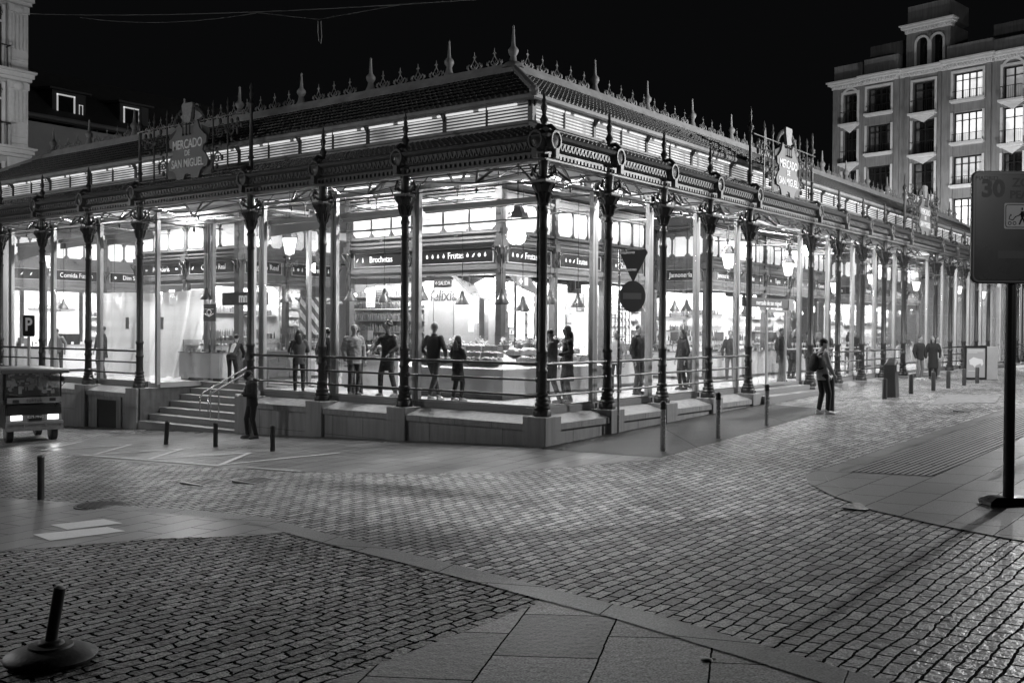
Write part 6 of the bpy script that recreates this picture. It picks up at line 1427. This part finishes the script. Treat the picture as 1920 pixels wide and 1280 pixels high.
# ------------------------------------------------------------------ street lamps and added fills outside the picture that light the square
def street_lamp(loc, h, power, label, target=None, soft=.35, kind='POINT', spot=120):
    x, y = loc; z = G(x,y); t = empty('street_lamp', (x,y,z), label, 'street lamp', 'street lamps round the square')
    q = MB(); q.lathe((x,y,z), [(.16,0),(.16,.3),(.09,.5),(.06,1.2),(.05,h-.3),(.09,h-.25),(.03,h-.1)], 12); q.build('post', IRON, t)
    q = MB(); q.lathe((x,y,z+h), [(.24,.55),(.27,.6),(.14,.8),(.04,.9)], 6, False); q.lathe((x,y,z+h), [(.03,-.1),(.14,-.01),(.14,0)], 6, False); q.build('lantern_cap', IRON, t)
    q = MB(); q.lathe((x,y,z+h), [(.13,0.002),(.23,.548)], 6, False, cap=False); q.build('lantern_glass', glass_mat('lantern_pane', .98) if 'lantern_pane' not in MATS else MATS['lantern_pane'], t)
    l = lamp('lamp_bulb', kind, (x,y,z+h+.3), power, parent=t, size=soft, target=target, spot=spot, blend=.9 if kind == 'SPOT' else .5)

street_lamp((16,-10.5), 8, 8200, 'iron street lamp off to the right, nearest beyond the zone sign', soft=.18)
street_lamp((27,-9.4), 8, 2600, 'iron street lamp second along the right street', soft=.12)
street_lamp((42,-9.5), 6.5, 2500, 'iron street lamp farthest along the right street')
street_lamp((13,-15.5), 9, 700, 'tall floodlight pole on the right side of the street', kind='SPOT', spot=72, target=(13,0,7))
street_lamp((-6,-21), 9, 1000, 'added fill spot on a pole behind the photographer to the right', kind='SPOT', spot=44, target=(8,4,7))  # unseen fill added for the hall front and roof crown
street_lamp((-24,2), 9, 900, 'added fill spot on a pole behind the photographer to the left', kind='SPOT', spot=48, target=(0,9,1.5))  # unseen fill added for the left face and plinth
street_lamp((1,-15), 7.5, 10000, 'wall-height street lamp on the right side of the square', kind='SPOT', spot=46, target=(-8,0,0))
street_lamp((-13,11), 6.5, 1000, 'added fill lamp left of the picture by the setts')  # added to brighten the paving at left
street_lamp((-12,-21), 6.0, 800, 'added spot behind the photographer aimed at the zone sign', kind='SPOT', spot=26, target=(-3.5,-9.9,3.7), soft=.2)  # added only to brighten the sign board
street_lamp((-9,26), 7.5, 1000, 'iron street lamp up the left street')
street_lamp((-3,26), 10, 2300, 'added spot on a pole brightening the ornate corner building', kind='SPOT', spot=60, target=(4.5,34,11))  # unseen, added to brighten the left facade
street_lamp((56,13), 7, 5200, 'iron street lamp before the apartment block, left one')
street_lamp((56,1), 7, 5200, 'iron street lamp before the apartment block, right one')

# litter on the paving
for i, (x, y, r_) in enumerate(((-10.9,-9.2,.045),(-8.2,-8.4,.03))):
    q = MB(); z = G(x,y)+.02; q.lathe((x,y,z-.01), [(r_,0),(r_*.8,.008),(.0,.01)], 9); q.lathe((x+.05,y-.03,z-.01), [(r_*.5,0),(r_*.3,.006)], 7); o = q.build('leaf_litter', BLACK); tag(o, ['dark flattened leaf on the bottom slabs','small dark leaf on the setts right of centre'][i], 'leaf')
for i, (x, y) in enumerate(((-9.3,-9.6),(-8.0,-7.6),(-12.2,-5.0),(-10.2,-3.4),(-6.5,-7.3),(-9.0,-10.4),(-11.5,-2.6))):
    q = MB(); z = G(x,y)+.022; a = random.uniform(0,3); q.tube([(x,y,z),(x+.06*math.cos(a),y+.06*math.sin(a),z)], .006, 6); o = q.build('cigarette_end', WHITE); tag(o, 'tiny white cigarette end on the paving, '+['below the slabs band','right of centre','in the worn setts at left','high in the worn setts','near the curved kerb','bottom right','left of centre'][i], 'litter', 'cigarette ends scattered on the paving')
flush_texts()
